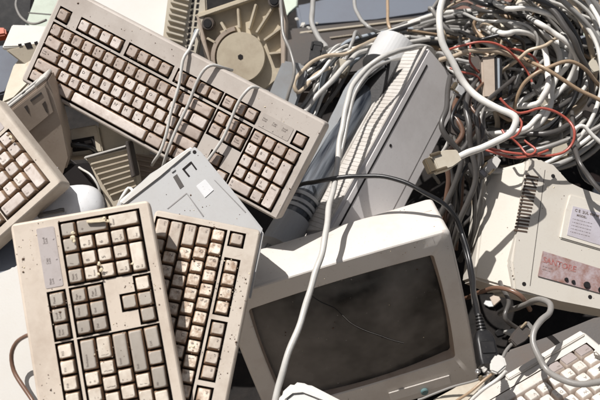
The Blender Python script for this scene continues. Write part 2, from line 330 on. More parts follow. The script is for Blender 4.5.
def keyboard(label, R, t, body, kw, kg, skirt='skirt', bounds=(-.62, -.45, 23.3, 8.0), bigenter=False, lone=False, leds='film', seed=1, depth=.028, gsel=None, size=1.0, iso=False):
    rnd = random.Random(seed)
    mw = CM @ (Matrix.Translation(Vector(t) * size) @ Matrix(R).to_4x4() @ Matrix.Scale(size, 4))
    root = empty('keyboard', mw, label, 'keyboard', None)
    x0, y0, x1, y1 = [b * u for b in bounds]
    wells = [tuple(v * u for v in w) for w in WELLS]
    if lone: wells.append((21.5 * u, 5.35 * u, 22.5 * u, 6.35 * u))
    g = .0016; wells = [(a - g, b - g, c + g, d + g) for a, b, c, d in wells]
    e = .004; bx0, by0, bx1, by1 = x0 + e, y0 + e, x1 - e, y1 - e
    xs = sorted({bx0, bx1} | {round(v, 6) for w in wells for v in (w[0], w[2])}); ys = sorted({by0, by1} | {round(v, 6) for w in wells for v in (w[1], w[3])})
    bm = bmesh.new(); zt = .0035; zf = -.006; V = {}
    def vv(x, y, z):
        k = (round(x, 5), round(y, 5), z)
        if k not in V: V[k] = bm.verts.new((x, y, z))
        return V[k]
    inside = lambda x, y: any(w[0] < x < w[2] and w[1] < y < w[3] for w in wells)
    grid = {}
    for i in range(len(xs) - 1):
        for j in range(len(ys) - 1):
            grid[i, j] = inside((xs[i] + xs[i + 1]) / 2, (ys[j] + ys[j + 1]) / 2)
    for (i, j), w in grid.items():
        z = zf if w else zt; a, b, c, d = xs[i], xs[i + 1], ys[j], ys[j + 1]
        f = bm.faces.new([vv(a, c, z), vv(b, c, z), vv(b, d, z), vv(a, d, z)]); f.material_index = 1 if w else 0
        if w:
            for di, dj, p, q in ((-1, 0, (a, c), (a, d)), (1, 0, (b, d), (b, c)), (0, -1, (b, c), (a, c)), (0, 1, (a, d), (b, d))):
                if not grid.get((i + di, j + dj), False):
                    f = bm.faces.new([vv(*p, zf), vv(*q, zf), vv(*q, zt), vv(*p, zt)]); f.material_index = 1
    prev = None
    for (z, ins, r) in ((-depth, .003, .006), (-depth + .003, 0, .007), (-.004, 0.0004, .007), (.0012, .0012, .006), (.0028, .0025, .004), (zt, e, .0002)):
        ring = [bm.verts.new((x, y, z)) for x, y in rrect(x0 + ins, y0 + ins, x1 - ins, y1 - ins, r, 5)]
        if prev:
            for i in range(len(ring)): bm.faces.new((prev[i], prev[(i + 1) % len(ring)], ring[(i + 1) % len(ring)], ring[i]))
        else: bm.faces.new(ring[::-1])
        prev = ring
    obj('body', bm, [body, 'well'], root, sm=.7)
    K = layout(bigenter, iso)
    if lone: K.append((22, FR, 1, 1, '', 1))
    extra = []
    for n, (x, y, w, h, leg, gg) in enumerate(K):
        m = (gsel(x, y, gg) if gsel else gg)
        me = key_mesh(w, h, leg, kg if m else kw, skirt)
        loc = Vector((x * u, y * u, rnd.uniform(-.0006, .0004)))
        if n < 98 or len(K) <= 100 or n == len(K) - 1 or n == len(K) - 2:
            o = bpy.data.objects.new('key', me); C.objects.link(o); o.parent = root; o.location = loc
            o.rotation_euler = (rnd.uniform(-.025, .025), rnd.uniform(-.025, .025), rnd.uniform(-.02, .02))
        else: extra.append((me, loc))
    if extra:
        b2 = bmesh.new()
        for me, loc in extra:
            n0 = len(b2.verts); b2.from_mesh(me); b2.verts.ensure_lookup_table()
            for v in b2.verts[n0:]: v.co += loc
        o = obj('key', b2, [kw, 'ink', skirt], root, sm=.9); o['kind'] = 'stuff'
    if leds:
        b2 = poly_bm(rrect(18.55 * u, 5.35 * u, (21.2 if lone else 22.4) * u, 6.45 * u, .002), zt + .0006, zt - .001, 0)
        xx = (18.7, 19.55, 20.4) if lone else (18.75, 20.05, 21.35)
        for x, s in zip(xx, ('Num\nLock', 'Caps\nLock', 'Scroll\nLock')):
            add_text(b2, s, .0036, x * u, 6.03 * u, zt + .0008); 
            cyl_bm(.0011, zt, zt + .0012, 10, 0, b2, (x + .25) * u, 5.52 * u)
        obj('indicator_panel', b2, ['panelB' if leds == 'film' else body, 'ink'], root)
    return root

KA = keyboard('taupe keyboard with a cord wrapped round it, lying diagonally at the upper left',
    [[0.8714, 0.4552, -0.1828], [-0.4713, 0.8803, -0.0549], [0.1359, 0.134, 0.9816]], (-0.4158, 0.1856, -1.2292), 'beigeA', 'keyA', 'keyA2', lone=True, leds='same', seed=2,
    gsel=lambda x, y, g: 1 if (g and not (5 < x < 14 and y > 5)) or (y == 4.5 and x < 13) or (y > 5 and x > 6 and x < 15) else 0)
KB = keyboard('dusty beige keyboard lying with its number pad at the top, front left of the pile',
    [[-0.1995, -0.9687, 0.1477], [0.9708, -0.1749, 0.1642], [-0.1332, 0.1762, 0.9753]], (-0.115, -0.4284, -0.9341), 'beigeB', 'keyB', 'keyB2', bounds=(-.6, -.86, 23.05, 8.02), seed=3, size=.965)
KC = keyboard('grime-spotted beige keyboard half hidden under the dusty one, left of the dark screen',
    [[-0.1693, 0.98, 0.1047], [-0.9174, -0.1955, 0.3466], [0.3601, -0.0374, 0.9322]], (-0.1939, -0.0245, -1.0865), 'beigeC', 'keyC', 'keyC2', bounds=(-.63, -.3, 23.1, 7.5), seed=4, size=.94)
KD = keyboard('beige keyboard corner sticking in from the left edge, with a stained key',
    [[0.7535, -0.638, -0.1587], [0.6544, 0.7511, 0.0877], [0.0632, -0.17, 0.9834]], (-0.6612, -0.2565, -1.1103), 'beigeC', 'keyA', 'keyA2', bounds=(-.6, -.75, 23.2, 7.8), bigenter=True, seed=5,
    gsel=lambda x, y, g: 0)
KE = keyboard('sunlit cream white keyboard with grey keys in the lower right corner',
    [[-0.875, 0.3521, -0.3322], [-0.462, -0.4029, 0.7901], [0.1443, 0.8448, 0.5152]], (0.3942, -0.1999, -1.0995), 'whiteE', 'keyE', 'keyE2', skirt='skirtE', bounds=(-.7, -1.25, 23.2, 7.2), seed=6, leds=None, iso=True,
    gsel=lambda x, y, g: 1 if (g and y == .5) else 0)
obj('palm_ridge', box(-.4 * u, 6.2 * u, -1.15 * u, -.62 * u, .003, .0075, .0012), 'whiteE', KE)

# cord wrapped round the upper keyboard (part of it)
iA = KA.matrix_world.inverted()
def wrap(pxs, r=.0024, mat='c_light'):
    pts = [iA @ P(*p) for p in pxs]
    return obj('cord', tube_bm(spline(pts, 8), r, 9), mat, KA, sm=1.2)
def onA(px, py, z=.014):
    o = KA.matrix_world.translation; n = (KA.matrix_world.to_3x3() @ Vector((0, 0, 1))).normalized(); r = ray(px, py)
    k = (o + n * z - CAM).dot(n) / r.dot(n); return (px, py, k)
wrap([onA(198, 30, -.05), onA(191, 45, -.02), onA(189, 50, .004), onA(183, 60, .012), onA(179, 85), onA(171, 112), onA(166, 135), onA(160, 152, .012), onA(155, 160, .0), onA(152, 165, -.03)])
wrap([onA(232, 70, -.04), onA(224, 68, -.004), onA(213, 65, .009), onA(204, 70), onA(196, 84), onA(188, 105), onA(176, 130), onA(168, 150), onA(163, 166, .0), onA(160, 175, -.03)])
wrap([onA(268, 92, -.04), onA(260, 89, -.004), onA(252, 87, .009), onA(244, 94), onA(237, 105), onA(231, 120), onA(222, 140), onA(208, 160), onA(200, 170, .01), onA(196, 185, -.02)])
# coil cord strand hanging behind keyboard top
cable([(203, 2, 1.45), (198, 25, 1.42), (192, 42, 1.35), (186, 60, 1.30)], .0025, 'bluegrey', 'thin blue-grey lead hanging beside the vented casing down to the upper keyboard')

# ------------------------------------------------------------------ monitor
mR = Matrix([[0.9576, -0.2543, 0.1352], [0.2872, 0.8101, -0.5111], [0.0205, 0.5282, 0.8488]]); mt = Vector((-0.0767, -0.1626, -1.1729))
MM = CM @ (Matrix.Translation(mt) @ mR.to_4x4())
mon = empty('monitor', MM, 'cream monitor with a cracked dark screen, standing tilted in the middle of the pile', 'monitor')
def monitor():
    # local: screen opening x 0..sw, y 0..-sh, z toward the viewer
    sw, sh = .285, .214
    ox0, ox1, oy0, oy1 = -.030, sw + .029, -sh - .062, .037
    bm = bmesh.new(); n = 8
    def loop(x0, y0, x1, y1, r, z, sag=0):
        out = []
        for cx, cy, a0 in ((x1 - r, y0 + r, -90), (x1 - r, y1 - r, 0), (x0 + r, y1 - r, 90), (x0 + r, y0 + r, 180)):
            for i in range(n): a = R_(a0 + 90 * i / (n - 1)); out.append([cx + r * math.cos(a), cy + r * math.sin(a)])
        # subdivide straight runs so edges can bow
        res = []
        for i in range(len(out)):
            res.append(out[i])
            if i % n == n - 1:
                p, q = out[i], out[(i + 1) % len(out)]
                for k in range(1, 8): res.append([p[0] + (q[0] - p[0]) * k / 8, p[1] + (q[1] - p[1]) * k / 8])
        cx, cy = (x0 + x1) / 2, (y0 + y1) / 2; hw, hh = (x1 - x0) / 2, (y1 - y0) / 2
        vs = []
        for x, y in res:
            fx, fy = (x - cx) / hw, (y - cy) / hh
            vs.append(bm.verts.new((x + sag * fx * (1 - fy * fy), y + sag * fy * (1 - fx * fx), z)))
        return vs
    L = [loop(ox0 + .07, oy0 + .03, ox1 - .07, oy1 - .17, .02, -.36), loop(ox0 + .05, oy0 + .02, ox1 - .05, oy1 - .125, .02, -.22),
         loop(ox0 + .015, oy0 + .01, ox1 - .015, oy1 - .024, .012, -.098), loop(ox0 + .002, oy0 + .002, ox1 - .002, oy1 - .002, .009, -.092),
         loop(ox0, oy0, ox1, oy1, .008, -.088, .000), loop(ox0, oy0, ox1, oy1, .008, -.004, .003), loop(ox0 + .002, oy0 + .002, ox1 - .002, oy1 - .002, .008, -.001, .003), loop(ox0 + .004, oy0 + .004, ox1 - .004, oy1 - .004, .008, 0, .003),
         loop(-.001, -sh - .001, sw + .001, .001, .005, -.002, .004), loop(.001, -sh + .001, sw - .001, -.001, .005, -.0035, .004), loop(.004, -sh + .004, sw - .004, -.004, .006, -.020, .004)]
    for li, (a, b) in enumerate(zip(L, L[1:])):
        for i in range(len(a)):
            f = bm.faces.new((a[i], a[(i + 1) % len(a)], b[(i + 1) % len(a)], b[i])); f.material_index = 1 if li >= 9 else 0
    bm.faces.new(L[0][::-1])
    obj('shell', bm, ['monitor', 'inner'], mon, sm=.5)
    bm = bmesh.new(); nx, ny = 24, 18; g = {}
    for i in range(nx + 1):
        for j in range(ny + 1):
            fx, fy = i / nx * 2 - 1, j / ny * 2 - 1
            g[i, j] = bm.verts.new((sw / 2 + fx * (sw / 2 + .002), -sh / 2 + fy * (sh / 2 + .002), -.005 - .012 * (fx * fx * .9 + fy * fy * .6)))
    for i in range(nx):
        for j in range(ny): bm.faces.new((g[i, j], g[i + 1, j], g[i + 1, j + 1], g[i, j + 1]))
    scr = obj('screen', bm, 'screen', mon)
    fr = Fr(300, 300, 1.2, (0, 0, 1)); fr.o = mon.matrix_world.translation; fr.n = (mon.matrix_world.to_3x3() @ Vector((0, 0, 1))); fr.m = mon.matrix_world; fr.i = fr.m.inverted()
    def sz(p): fx = p.x / sw * 2 - 1; fy = -p.y / sh * 2 - 1; return -.005 - .012 * (fx * fx * .9 + fy * fy * .6) + .0006
    for px in ([(310, 299), (322, 306), (335, 311), (343, 318), (352, 326), (366, 333), (380, 338), (392, 343), (405, 347)],):
        pts = []
        for a in px:
            p = fr.loc(*a); p.z = sz(p); pts.append(p)
        obj('crack', tube_bm(spline(pts, 3), .0006, 5), 'black', scr)
        if len(px) > 4: obj('crack_edge', tube_bm(spline([q + Vector((.0004, .0012, .0002)) for q in pts[3:]], 3), .00035, 5), 'c_light', scr)
    # moulding seam round the shell and screw recesses
    bm = bmesh.new(); box(ox0 + .01, ox1 - .01, oy1 - .0004, oy1 + .0005, -.0585, -.0575, 0, bm); box(ox1 - .0004, ox1 + .0012, oy0 + .01, oy1 - .01, -.0585, -.0575, 0, bm)
    obj('seam', bm, 'inner', mon)
    # control door line + button on the lower bezel
    bm = box(.165, .268, oy0 + .012, oy0 + .032, -.001, .0012, .0008)
    d = obj('control_door', bm, 'monitor', mon)
    bm = cyl_bm(.0062, -.002, .006, 20, .0012); bmesh.ops.translate(bm, verts=bm.verts, vec=(.222, oy0 + .014, 0)); obj('power_button', bm, 'teal', d)
monitor()

# ------------------------------------------------------------------ grey printer with slatted side
pf = Fr(326, 234, 1.24, (.60, .02, .80), 428, 48)   # x axis = along ridge upward
pr = empty('printer', pf.m, 'long grey printer casing with a slatted side, standing on end behind the monitor', 'printer')
def printer():
    Lx = pf.loc(428, 48).x + .004; Wd = -.116; D = -.062
    # body: x along, y negative = right (broad side), z up
    pts = [(0, 0), (0, -.001), (0, Wd), (Lx - .018, Wd), (Lx, Wd + .03), (Lx, 0)]
    obj('body', poly_bm([(0, 0), (0, Wd), (Lx - .02, Wd), (Lx, Wd + .022), (Lx, 0)], 0, D, .005, seg=3), 'greycase', pr, sm=.5)
    # seam slot on the broad side
    obj('slot', box(-.001, Lx - .03, -.0165, -.0135, -.004, .0006, 0), 'hole', pr)
    # slats on the side facing y+
    bm = bmesh.new(); n = 46
    box(.004, Lx - .004, 0, .003, D + .004, -.004, .001, bm)
    for k in range(n):
        x = .006 + (Lx - .024) * k / (n - 1); sk = .010
        b3 = poly_bm([(x, .008), (x + .0055, .008), (x + .0055 + sk, -D - .008), (x + sk, -D - .008)], .0038, .002, .0004, None, 1)
        b3.transform(Matrix(((1, 0, 0, 0), (0, 0, 1, 0), (0, -1, 0, 0), (0, 0, 0, 1))))
        me = bpy.data.meshes.new('t'); b3.to_mesh(me); b3.free(); bm.from_mesh(me); bpy.data.meshes.remove(me)
    box(0, Lx - .002, .0025, .0050, D, D + .006, .001, bm); box(0, Lx - .002, .0025, .0050, -.0065, -.0005, .001, bm)
    obj('slatted_panel', bm, 'slatcase', pr, sm=.5)
    obj('seam', box(.03, Lx - .03, Wd + .022, Wd + .0226, -.004, .0004, 0), 'darkgrey', pr)
    bm = bmesh.new()
    for x, y in ((.05, Wd + .012), (Lx - .05, Wd + .03), (Lx * .5, -.028)): cyl_bm(.0028, -.002, .0005, 14, 0, bm, x, y)
    obj('screw_hole', bm, 'hole', pr)
    obj('end_cap', box(-.007, -.0003, Wd + .004, -.004, D + .004, -.003, .002), 'greycase', pr)
    obj('side_rail', poly_bm([(.01, Wd - .010), (Lx - .03, Wd - .010), (Lx - .03, Wd - .0003), (.01, Wd - .0003)], -.018, D + .01, .002), 'cream', pr)
printer()

# roller beside it
def axis_frame(a, b):
    z = (b - a).normalized(); x = z.orthogonal().normalized(); y = z.cross(x)
    return Matrix.Translation(a) @ Matrix((x, y, z)).transposed().to_4x4(), (b - a).length
a, b = P(287, 231, 1.285), P(389, 58, 1.455)
rm, rl = axis_frame(a, b)
ro = empty('roller', rm, 'thick dark blue glossy roller with pale grey end caps beside the slatted casing', 'roller')
obj('drum', cyl_bm(.0235, .02, rl - .02, 40, .001), 'film', ro)
bm = cyl_bm(.029, -.032, .024, 40, .004); obj('end_cap', bm, 'palegrey', ro)
bm = cyl_bm(.039, rl - .030, rl + .030, 40, .008); bmesh.ops.translate(bm, verts=bm.verts, vec=(0, 0, 0)); obj('end_cap', bm, 'palegrey', ro)
bm = bmesh.new()
for k in (.036, .046, .060): cyl_bm(.0255, k, k + .006, 40, .001, bm)
obj('collar', bm, 'palegrey', ro)
obj('bracket', box(-.034, -.012, -.012, .012, -.06, .01, .003), 'palegrey', ro)
# pale trim strip left of the roller and dark sheet
tf = Fr(340, 130, 1.36, (-.2, .3, .93))
slab('plastic_trim', tf, [(372, 60), (384, 58), (386, 64), (366, 75), (352, 93), (338, 122), (320, 160), (305, 190), (299, 186), (316, 150), (331, 116), (344, 88), (356, 71)], .012, 'slate', .003, label='long curved pale grey trim strip left of the dark roller', cat='trim')
tf = Fr(340, 130, 1.40, (-.4, .2, .9))
slab('metal_sheet', tf, [(384, 62), (400, 60), (330, 190), (300, 205), (312, 172), (345, 100)], .006, 'black', .001, label='dark shiny sheet tucked behind the pale trim strip', cat='sheet')

# ------------------------------------------------------------------ right casing
rf = Fr(528, 158, 1.27, (.12, .18, .97), 600, 178)
rc = empty('monitor_casing', rf.m, 'cream plastic casing with a column of vent slots and a stained red-lettered label', 'casing')
def casing():
    px = [(528, 158), (540, 158), (552, 167), (564, 173), (567, 184), (582, 191), (622, 200), (660, 320), (600, 309), (560, 301), (514, 291), (511, 262), (517, 235)]
    slab('front_panel', rf, px, .10, 'rightcase', .004, rc)
    # sloping left flank
    p = [rf.loc(*a) for a in ((526, 158), (511, 289))]
    q = [(p[0].x, p[0].y, -.003), (p[1].x, p[1].y, -.003)]
    bm = bmesh.new()
    a0, a1 = rf.loc(527.5, 159, -.003), rf.loc(512.5, 290, -.003)
    b0, b1 = rf.loc(487, 172, -.055), rf.loc(474, 279, -.055)
    c0, c1 = a0 + Vector((0, 0, -.10)), a1 + Vector((0, 0, -.10))
    d0, d1 = b0 + Vector((0.003, 0, -.07)), b1 + Vector((0.003, 0, -.07))
    a0 += Vector((.006, 0, 0)); a1 += Vector((.006, 0, 0))
    v = [bm.verts.new(x) for x in (a0, b0, d0, c0, a1, b1, d1, c1)]
    for f in ((0, 1, 5, 4), (1, 2, 6, 5), (2, 3, 7, 6), (3, 0, 4, 7), (3, 2, 1, 0), (4, 5, 6, 7)): bm.faces.new([v[i] for i in f])
    bmesh.ops.recalc_face_normals(bm, faces=bm.faces[:])
    bmesh.ops.bevel(bm, geom=bm.edges[:], offset=.004, segments=3, affect='EDGES')
    obj('side_panel', bm, 'rightcase', rc, sm=.5)
    # vent slots
    n = 17
    for k in range(n):
        t = k / (n - 1); cx = 532.5 + (521 - 532.5) * t; cy = 176.5 + (231 - 176.5) * t; h = .85
        p = [rf.loc(*a) for a in ((cx - 6.2, cy - h - .9), (cx + 6.2, cy - h + .9), (cx + 6.2, cy + h + .9), (cx - 6.2, cy + h - .9))]
        obj('vent_slot', poly_bm([(q.x, q.y) for q in p], .0006, -.004, 0), 'well', rc)
    for a, b_ in (((545, 170), (530, 286)),):
        p, q = rf.loc(*a), rf.loc(*b_); d = (q - p).normalized(); nn = Vector((-d.y, d.x, 0)) * .0004
        obj('seam', poly_bm([(v.x, v.y) for v in (p + nn, q + nn, q - nn, p - nn)], .0004, -.001, 0), 'darkgrey', rc)
    for x, y in ((553, 176), (524, 284), (590, 297)):
        p = rf.loc(x, y); obj('screw_hole', cyl_bm(.0032, -.001, .0005, 14, 0, None, p.x, p.y), 'hole', rc)
    # raised label field, paper label
    slab('label_frame', rf, [(570, 194), (612, 205), (622, 256), (560, 238), (566, 210)], .006, 'rightcase', .0018, rc, z=.0035)
    def plate(name, px, mat, z, txt, parent):
        pts = [rf.loc(*a, z) for a in px]
        bm = poly_bm([(q.x, q.y) for q in pts], z, z - .001, 0)
        ax = (pts[1] - pts[0]).normalized(); ang = math.atan2(ax.y, ax.x)
        for (s, size, fx, fy, mi) in txt:
            b2 = bmesh.new(); add_text(b2, s, size, 0, 0, .0004, mi, True)
            o = pts[0] + (pts[1] - pts[0]) * fx + (pts[3] - pts[0]) * fy
            b2.transform(Matrix.Translation(o) @ Matrix.Rotation(ang, 4, 'Z'))
            me = bpy.data.meshes.new('t'); b2.to_mesh(me); b2.free(); bm.from_mesh(me); bpy.data.meshes.remove(me)
        return bm
    T = [('C E  2UL 404 M', .0062, .06, .16, 1), ('MODEL:', .0048, .12, .30, 1)]
    for k in range(5): T.append(('- -- --- - -- -- - --- --', .0042, .05, .44 + k * .11, 1))
    bm = plate('label', [(573, 206), (616, 217), (622, 252), (567, 235)], 'paper', .0042, T, rc)
    obj('paper_label', bm, ['paper', 'ink'], rc, sm=0)
    bm = plate('p', [(543, 251), (606, 270.5), (607, 295), (538, 276)], 'label', .0022, [('SANTORE', .0125, .02, .42, 1), ('-- --- -- ---', .004, .04, .60, 2), ('--- -- - --', .004, .04, .72, 2)], rc)
    lab = obj('control_label', bm, ['label', 'red', 'ink'], rc, sm=0)
    for x, y, r in ((566, 279.5, .0030), (573, 282, .0030), (586.5, 285, .0052), (601, 290, .005)):
        p = rf.loc(x, y, .002); obj('knob', cyl_bm(r, .0, .005, 16, .0006, None, p.x, p.y), 'black', rc)
casing()

# ------------------------------------------------------------------ pale grey upturned panel
af = Fr(192, 146, 1.125, (.02, .22, .97), 262, 230)
pl = empty('device_cover', af.m, 'pale blue-grey plastic cover lying upside down between the keyboards, with clip recesses', 'cover')
slab('panel', af, [(192, 145), (199, 149), (230, 187), (264, 230), (250, 300), (140, 290), (112, 212), (118, 201), (150, 174)], .022, 'palegrey', .0035, pl)
slab('lip', af, [(188, 148), (191, 151), (160, 176), (124, 205), (119, 203), (150, 175)], .004, 'white', .0015, pl, z=.003)
p = af.loc(194.5, 152, .0); obj('screw_hole', cyl_bm(.0026, -.002, .0006, 16, 0, None, p.x, p.y), 'hole', pl)
for px, m in (([(182, 169), (190, 162), (191.5, 163.5), (183.5, 170.5)], 'hole'), ([(182, 169), (183.5, 168), (190, 176), (188.5, 177)], 'hole'), ([(190, 162), (191.3, 161.2), (197, 169), (195.8, 170)], 'hole'),
              ([(173, 177), (177, 174), (184, 186), (180, 189)], 'darkgrey')):
    slab('clip_recess', af, px, .003, m, 0, pl, z=.0006)
slab('window_plate', af, [(196, 186), (205, 179), (214, 190), (205, 198)], .003, 'mouse', .0006, pl, z=.001)
for px in ([(186, 193), (187, 193.5), (168, 209), (167, 208.5)], [(186, 193), (187, 193), (204, 216), (203, 217)], [(214, 180), (215, 180), (246, 212), (245, 212.6)]):
    slab('seam', af, px, .002, 'metal', 0, pl, z=.0005)
slab('rib_strip', af, [(170, 170), (174, 167), (176, 170), (172, 173)], .003, 'palegrey', .0008, pl, z=.002)

# ------------------------------------------------------------------ left side things
df = Fr(5, 113, 1.175, (.10, -.42, .90), 48, 78)
dr = empty('disk_drive', df.m, 'brownish disk drive with bright top edge and dark slot wedged at the left', 'disk drive')
slab('housing', df, [(4, 113), (47, 79), (53, 95), (62, 128), (70, 158), (60, 190), (10, 190)], .05, 'browncase', .003, dr)
slab('faceplate', df, [(8, 113), (45, 84), (54, 112), (20, 140)], .003, 'browncase', .0012, dr, z=.0025)
for px in ([(24, 107), (27, 105), (29, 114)], [(30, 100), (41, 92), (42, 94), (31, 102)], [(42, 104), (45, 101), (48, 113), (46, 112)]):
    slab('recess', df, px, .003, 'darkgrey', 0, dr, z=.0032)
def dl(x, y, z): return df.loc(x, y, z)
p0, p1 = df.loc(2, 104, -.025), df.loc(30, 84, -.025)
sy = df.loc(30, 95, 0).y
# top plate and slot along the upper side
t0, t1 = df.loc(4, 113, 0), df.loc(47, 79, 0)
L_ = (t1 - t0).length
dx = math.atan2(t1.y - t0.y, t1.x - t0.x)
def onedge(bm, name, mat):
    bm.transform(Matrix.Translation(t0) @ Matrix.Rotation(dx, 4, 'Z')); obj(name, bm, mat, dr)
onedge(box(.003, L_ * .72, .0003, .003, -.022, -.003, .0008), 'top_rail', 'white')
onedge(box(L_ * .74, L_ * .99, .0003, .0045, -.047, -.002, .001), 'top_block', 'white')
onedge(box(-.02, L_ * .72, .0003, .0022, -.029, -.0235, 0), 'slot', 'hole')
onedge(box(-.02, L_ * .72, .0003, .004, -.048, -.030, .0008), 'rear_rail', 'white')
onedge(box(L_ * .42, L_ * .48, .0032, .0045, -.020, -.013, 0), 'clip', 'black')

ff = Fr(10, 50, 1.27, (.1, .65, .75), 50, 42)
o = slab('paper_tray', ff, [(2, 47), (12, 24), (28, 26), (52, 26), (48, 44), (30, 45)], .008, 'white', .002, label='white flap with a chipped rim at the upper left, over a small cream box', cat='flap')
ff = Fr(10, 50, 1.275, (.1, -.2, .97), 50, 42)
o = empty('cream_box', ff.m, 'small cream box with dark holes under the white flap at the upper left', 'box')
slab('body', ff, [(5, 50), (46, 41), (48, 55), (40, 70), (26, 66)], .06, 'tan', .002, o)
for px in ([(18, 44), (21, 43.5), (21.5, 46), (18.5, 46.5)], [(24, 43.5), (30, 42), (33, 48), (27, 49)], [(34, 42), (37, 41), (38, 44), (35, 45)]): slab('hole', ff, px, .003, 'hole', 0, o, z=.0006)
ff = Fr(45, 15, 1.50, (.1, .3, .95))
o = empty('green_panel', ff.m, 'pale green panel with a seam behind the top left keyboard corner', 'panel')
slab('panel', ff, [(22, 32), (30, 12), (38, -12), (90, -12), (75, 35)], .02, 'greenpale', .002, o)
slab('seam', ff, [(28, 12), (72, 15.5), (72, 16.5), (28, 13)], .002, 'darkgrey', 0, o, z=.0006)
ff = Fr(5, 60, 1.33, (.2, .5, .84)); slab('blue_crate', ff, [(-20, 46), (8, 44), (20, 60), (6, 92), (-20, 100)], .05, 'blue', .003, label='dull blue plastic piece at the left edge above the disk drive', cat='crate piece')
ff = Fr(20, 60, 1.29, (-.3, .5, .81)); o = slab('cream_strip', ff, [(6, 88), (12, 66), (25, 50), (34, 54), (26, 70), (40, 71), (14, 98), (0, 104)], .02, 'cream', .003, label='cream plastic strip running behind the disk drive at the left', cat='strip')
ff = Fr(2, 32, 1.5, (0, .4, .9)); slab('orange_cap', ff, [(-8, 26), (5, 27), (6, 34), (-6, 36)], .02, 'orange', .003, label='small orange plastic cap at the left edge', cat='cap')
ff = Fr(5, 10, 1.8, (0, .1, .99)); slab('dark_tray', ff, [(-60, -30), (34, -30), (30, 30), (-60, 40)], .03, 'black', .003, label='very dark tray in the top left corner', cat='tray')

# junk between the left keyboards
ff = Fr(100, 170, 1.215, (-.05, -.1, .99), 140, 160)
rb = empty('ribbed_casing', ff.m, 'tan ribbed casing with a broken dark opening, below the upper keyboard', 'casing')
slab('shell', ff, [(84, 158), (126, 146), (134, 165), (140, 200), (108, 210), (104, 192), (92, 166)], .03, 'tan', .002, rb)
for k in range(8):
    y = 158 + k * 5.2; x0 = 87 + k * 3.2
    slab('rib', ff, [(x0, y), (128 + k * 1.2, y - 10), (128 + k * 1.2, y - 7.6), (x0, y + 2.4)], .006, 'tan', .001, rb, z=.005)
slab('top_lip', ff, [(84, 156.5), (126, 145), (126, 147), (84, 159)], .012, 'white', .001, rb, z=.008)
slab('edge_plate', ff, [(125, 141), (128, 142), (135, 176), (131, 178)], .03, 'darkgrey', .001, rb, z=.012)
slab('opening', ff, [(58, 166), (92, 163), (94, 172), (104, 194), (90, 198), (62, 188)], .02, 'hole', .001, rb, z=-.006)
ff = Fr(80, 140, 1.245, (.1, .1, .98), 100, 137)
bx = empty('socket_box', ff.m, 'small beige box with a dark connector opening, above the tan ribbed casing', 'box')
slab('body', ff, [(64, 130), (97, 124), (103, 152), (66, 156)], .05, 'tan', .002, bx)
slab('opening', ff, [(71, 140), (94, 136), (96, 149), (73, 152)], .003, 'hole', 0, bx, z=.0006)
slab('port', ff, [(75, 143), (79, 142.3), (80, 147), (76, 148)], .003, 'metal', 0, bx, z=.002)
slab('port', ff, [(84, 141), (91, 139.8), (92, 143), (85, 144)], .003, 'darkgrey', 0, bx, z=.002)
ff = Fr(115, 140, 1.265, (.2, .1, .97)); slab('beige_plate', ff, [(98, 122), (150, 145), (150, 160), (128, 150), (104, 152)], .03, 'cream', .002, label='plain beige plate right of the socket box, under the upper keyboard', cat='plate')
ff = Fr(145, 165, 1.27, (.1, .2, .97)); o = empty('brown_grille', ff.m, 'brown ribbed grille under the space bar edge of the upper keyboard', 'grille')
slab('plate', ff, [(134, 148), (170, 160), (165, 190), (136, 192)], .02, 'browncase', .002, o)
for k in range(6): slab('rib', ff, [(136, 153 + k * 5), (168, 159 + k * 5), (168, 161 + k * 5), (136, 155 + k * 5)], .004, 'browncase', .0008, o, z=.003)
ff = Fr(56, 162, 1.22, (.3, .3, .9)); slab('plastic_tag', ff, [(49, 169), (56, 153), (63, 159), (56, 176)], .006, 'palegrey', .002, label='small pale blue tag beside the left keyboard corner', cat='tag')
cable([(64, 150, 1.25), (70, 146, 1.235), (84, 146, 1.235), (95, 150, 1.24), (100, 165, 1.27)], .004, 'black', 'short black cable across the socket box opening')

cable([(20, -10, 1.6), (16, 6, 1.55), (22, 18, 1.5), (34, 24, 1.45), (46, 20, 1.42)], .0022, 'mid', 'thin grey wire drooping over the dark tray at the upper left')
cable([(66, 158, 1.27), (80, 168, 1.22), (92, 176, 1.2), (100, 192, 1.2), (96, 208, 1.22)], .0018, 'light', 'thin light wire crossing the broken opening of the ribbed casing')
cable([(118, 206, 1.14), (122, 196, 1.13), (128, 188, 1.14), (133, 192, 1.13), (129, 204, 1.13)], .0022, 'white', 'short white lead hooked over the lower end of the pale cover')

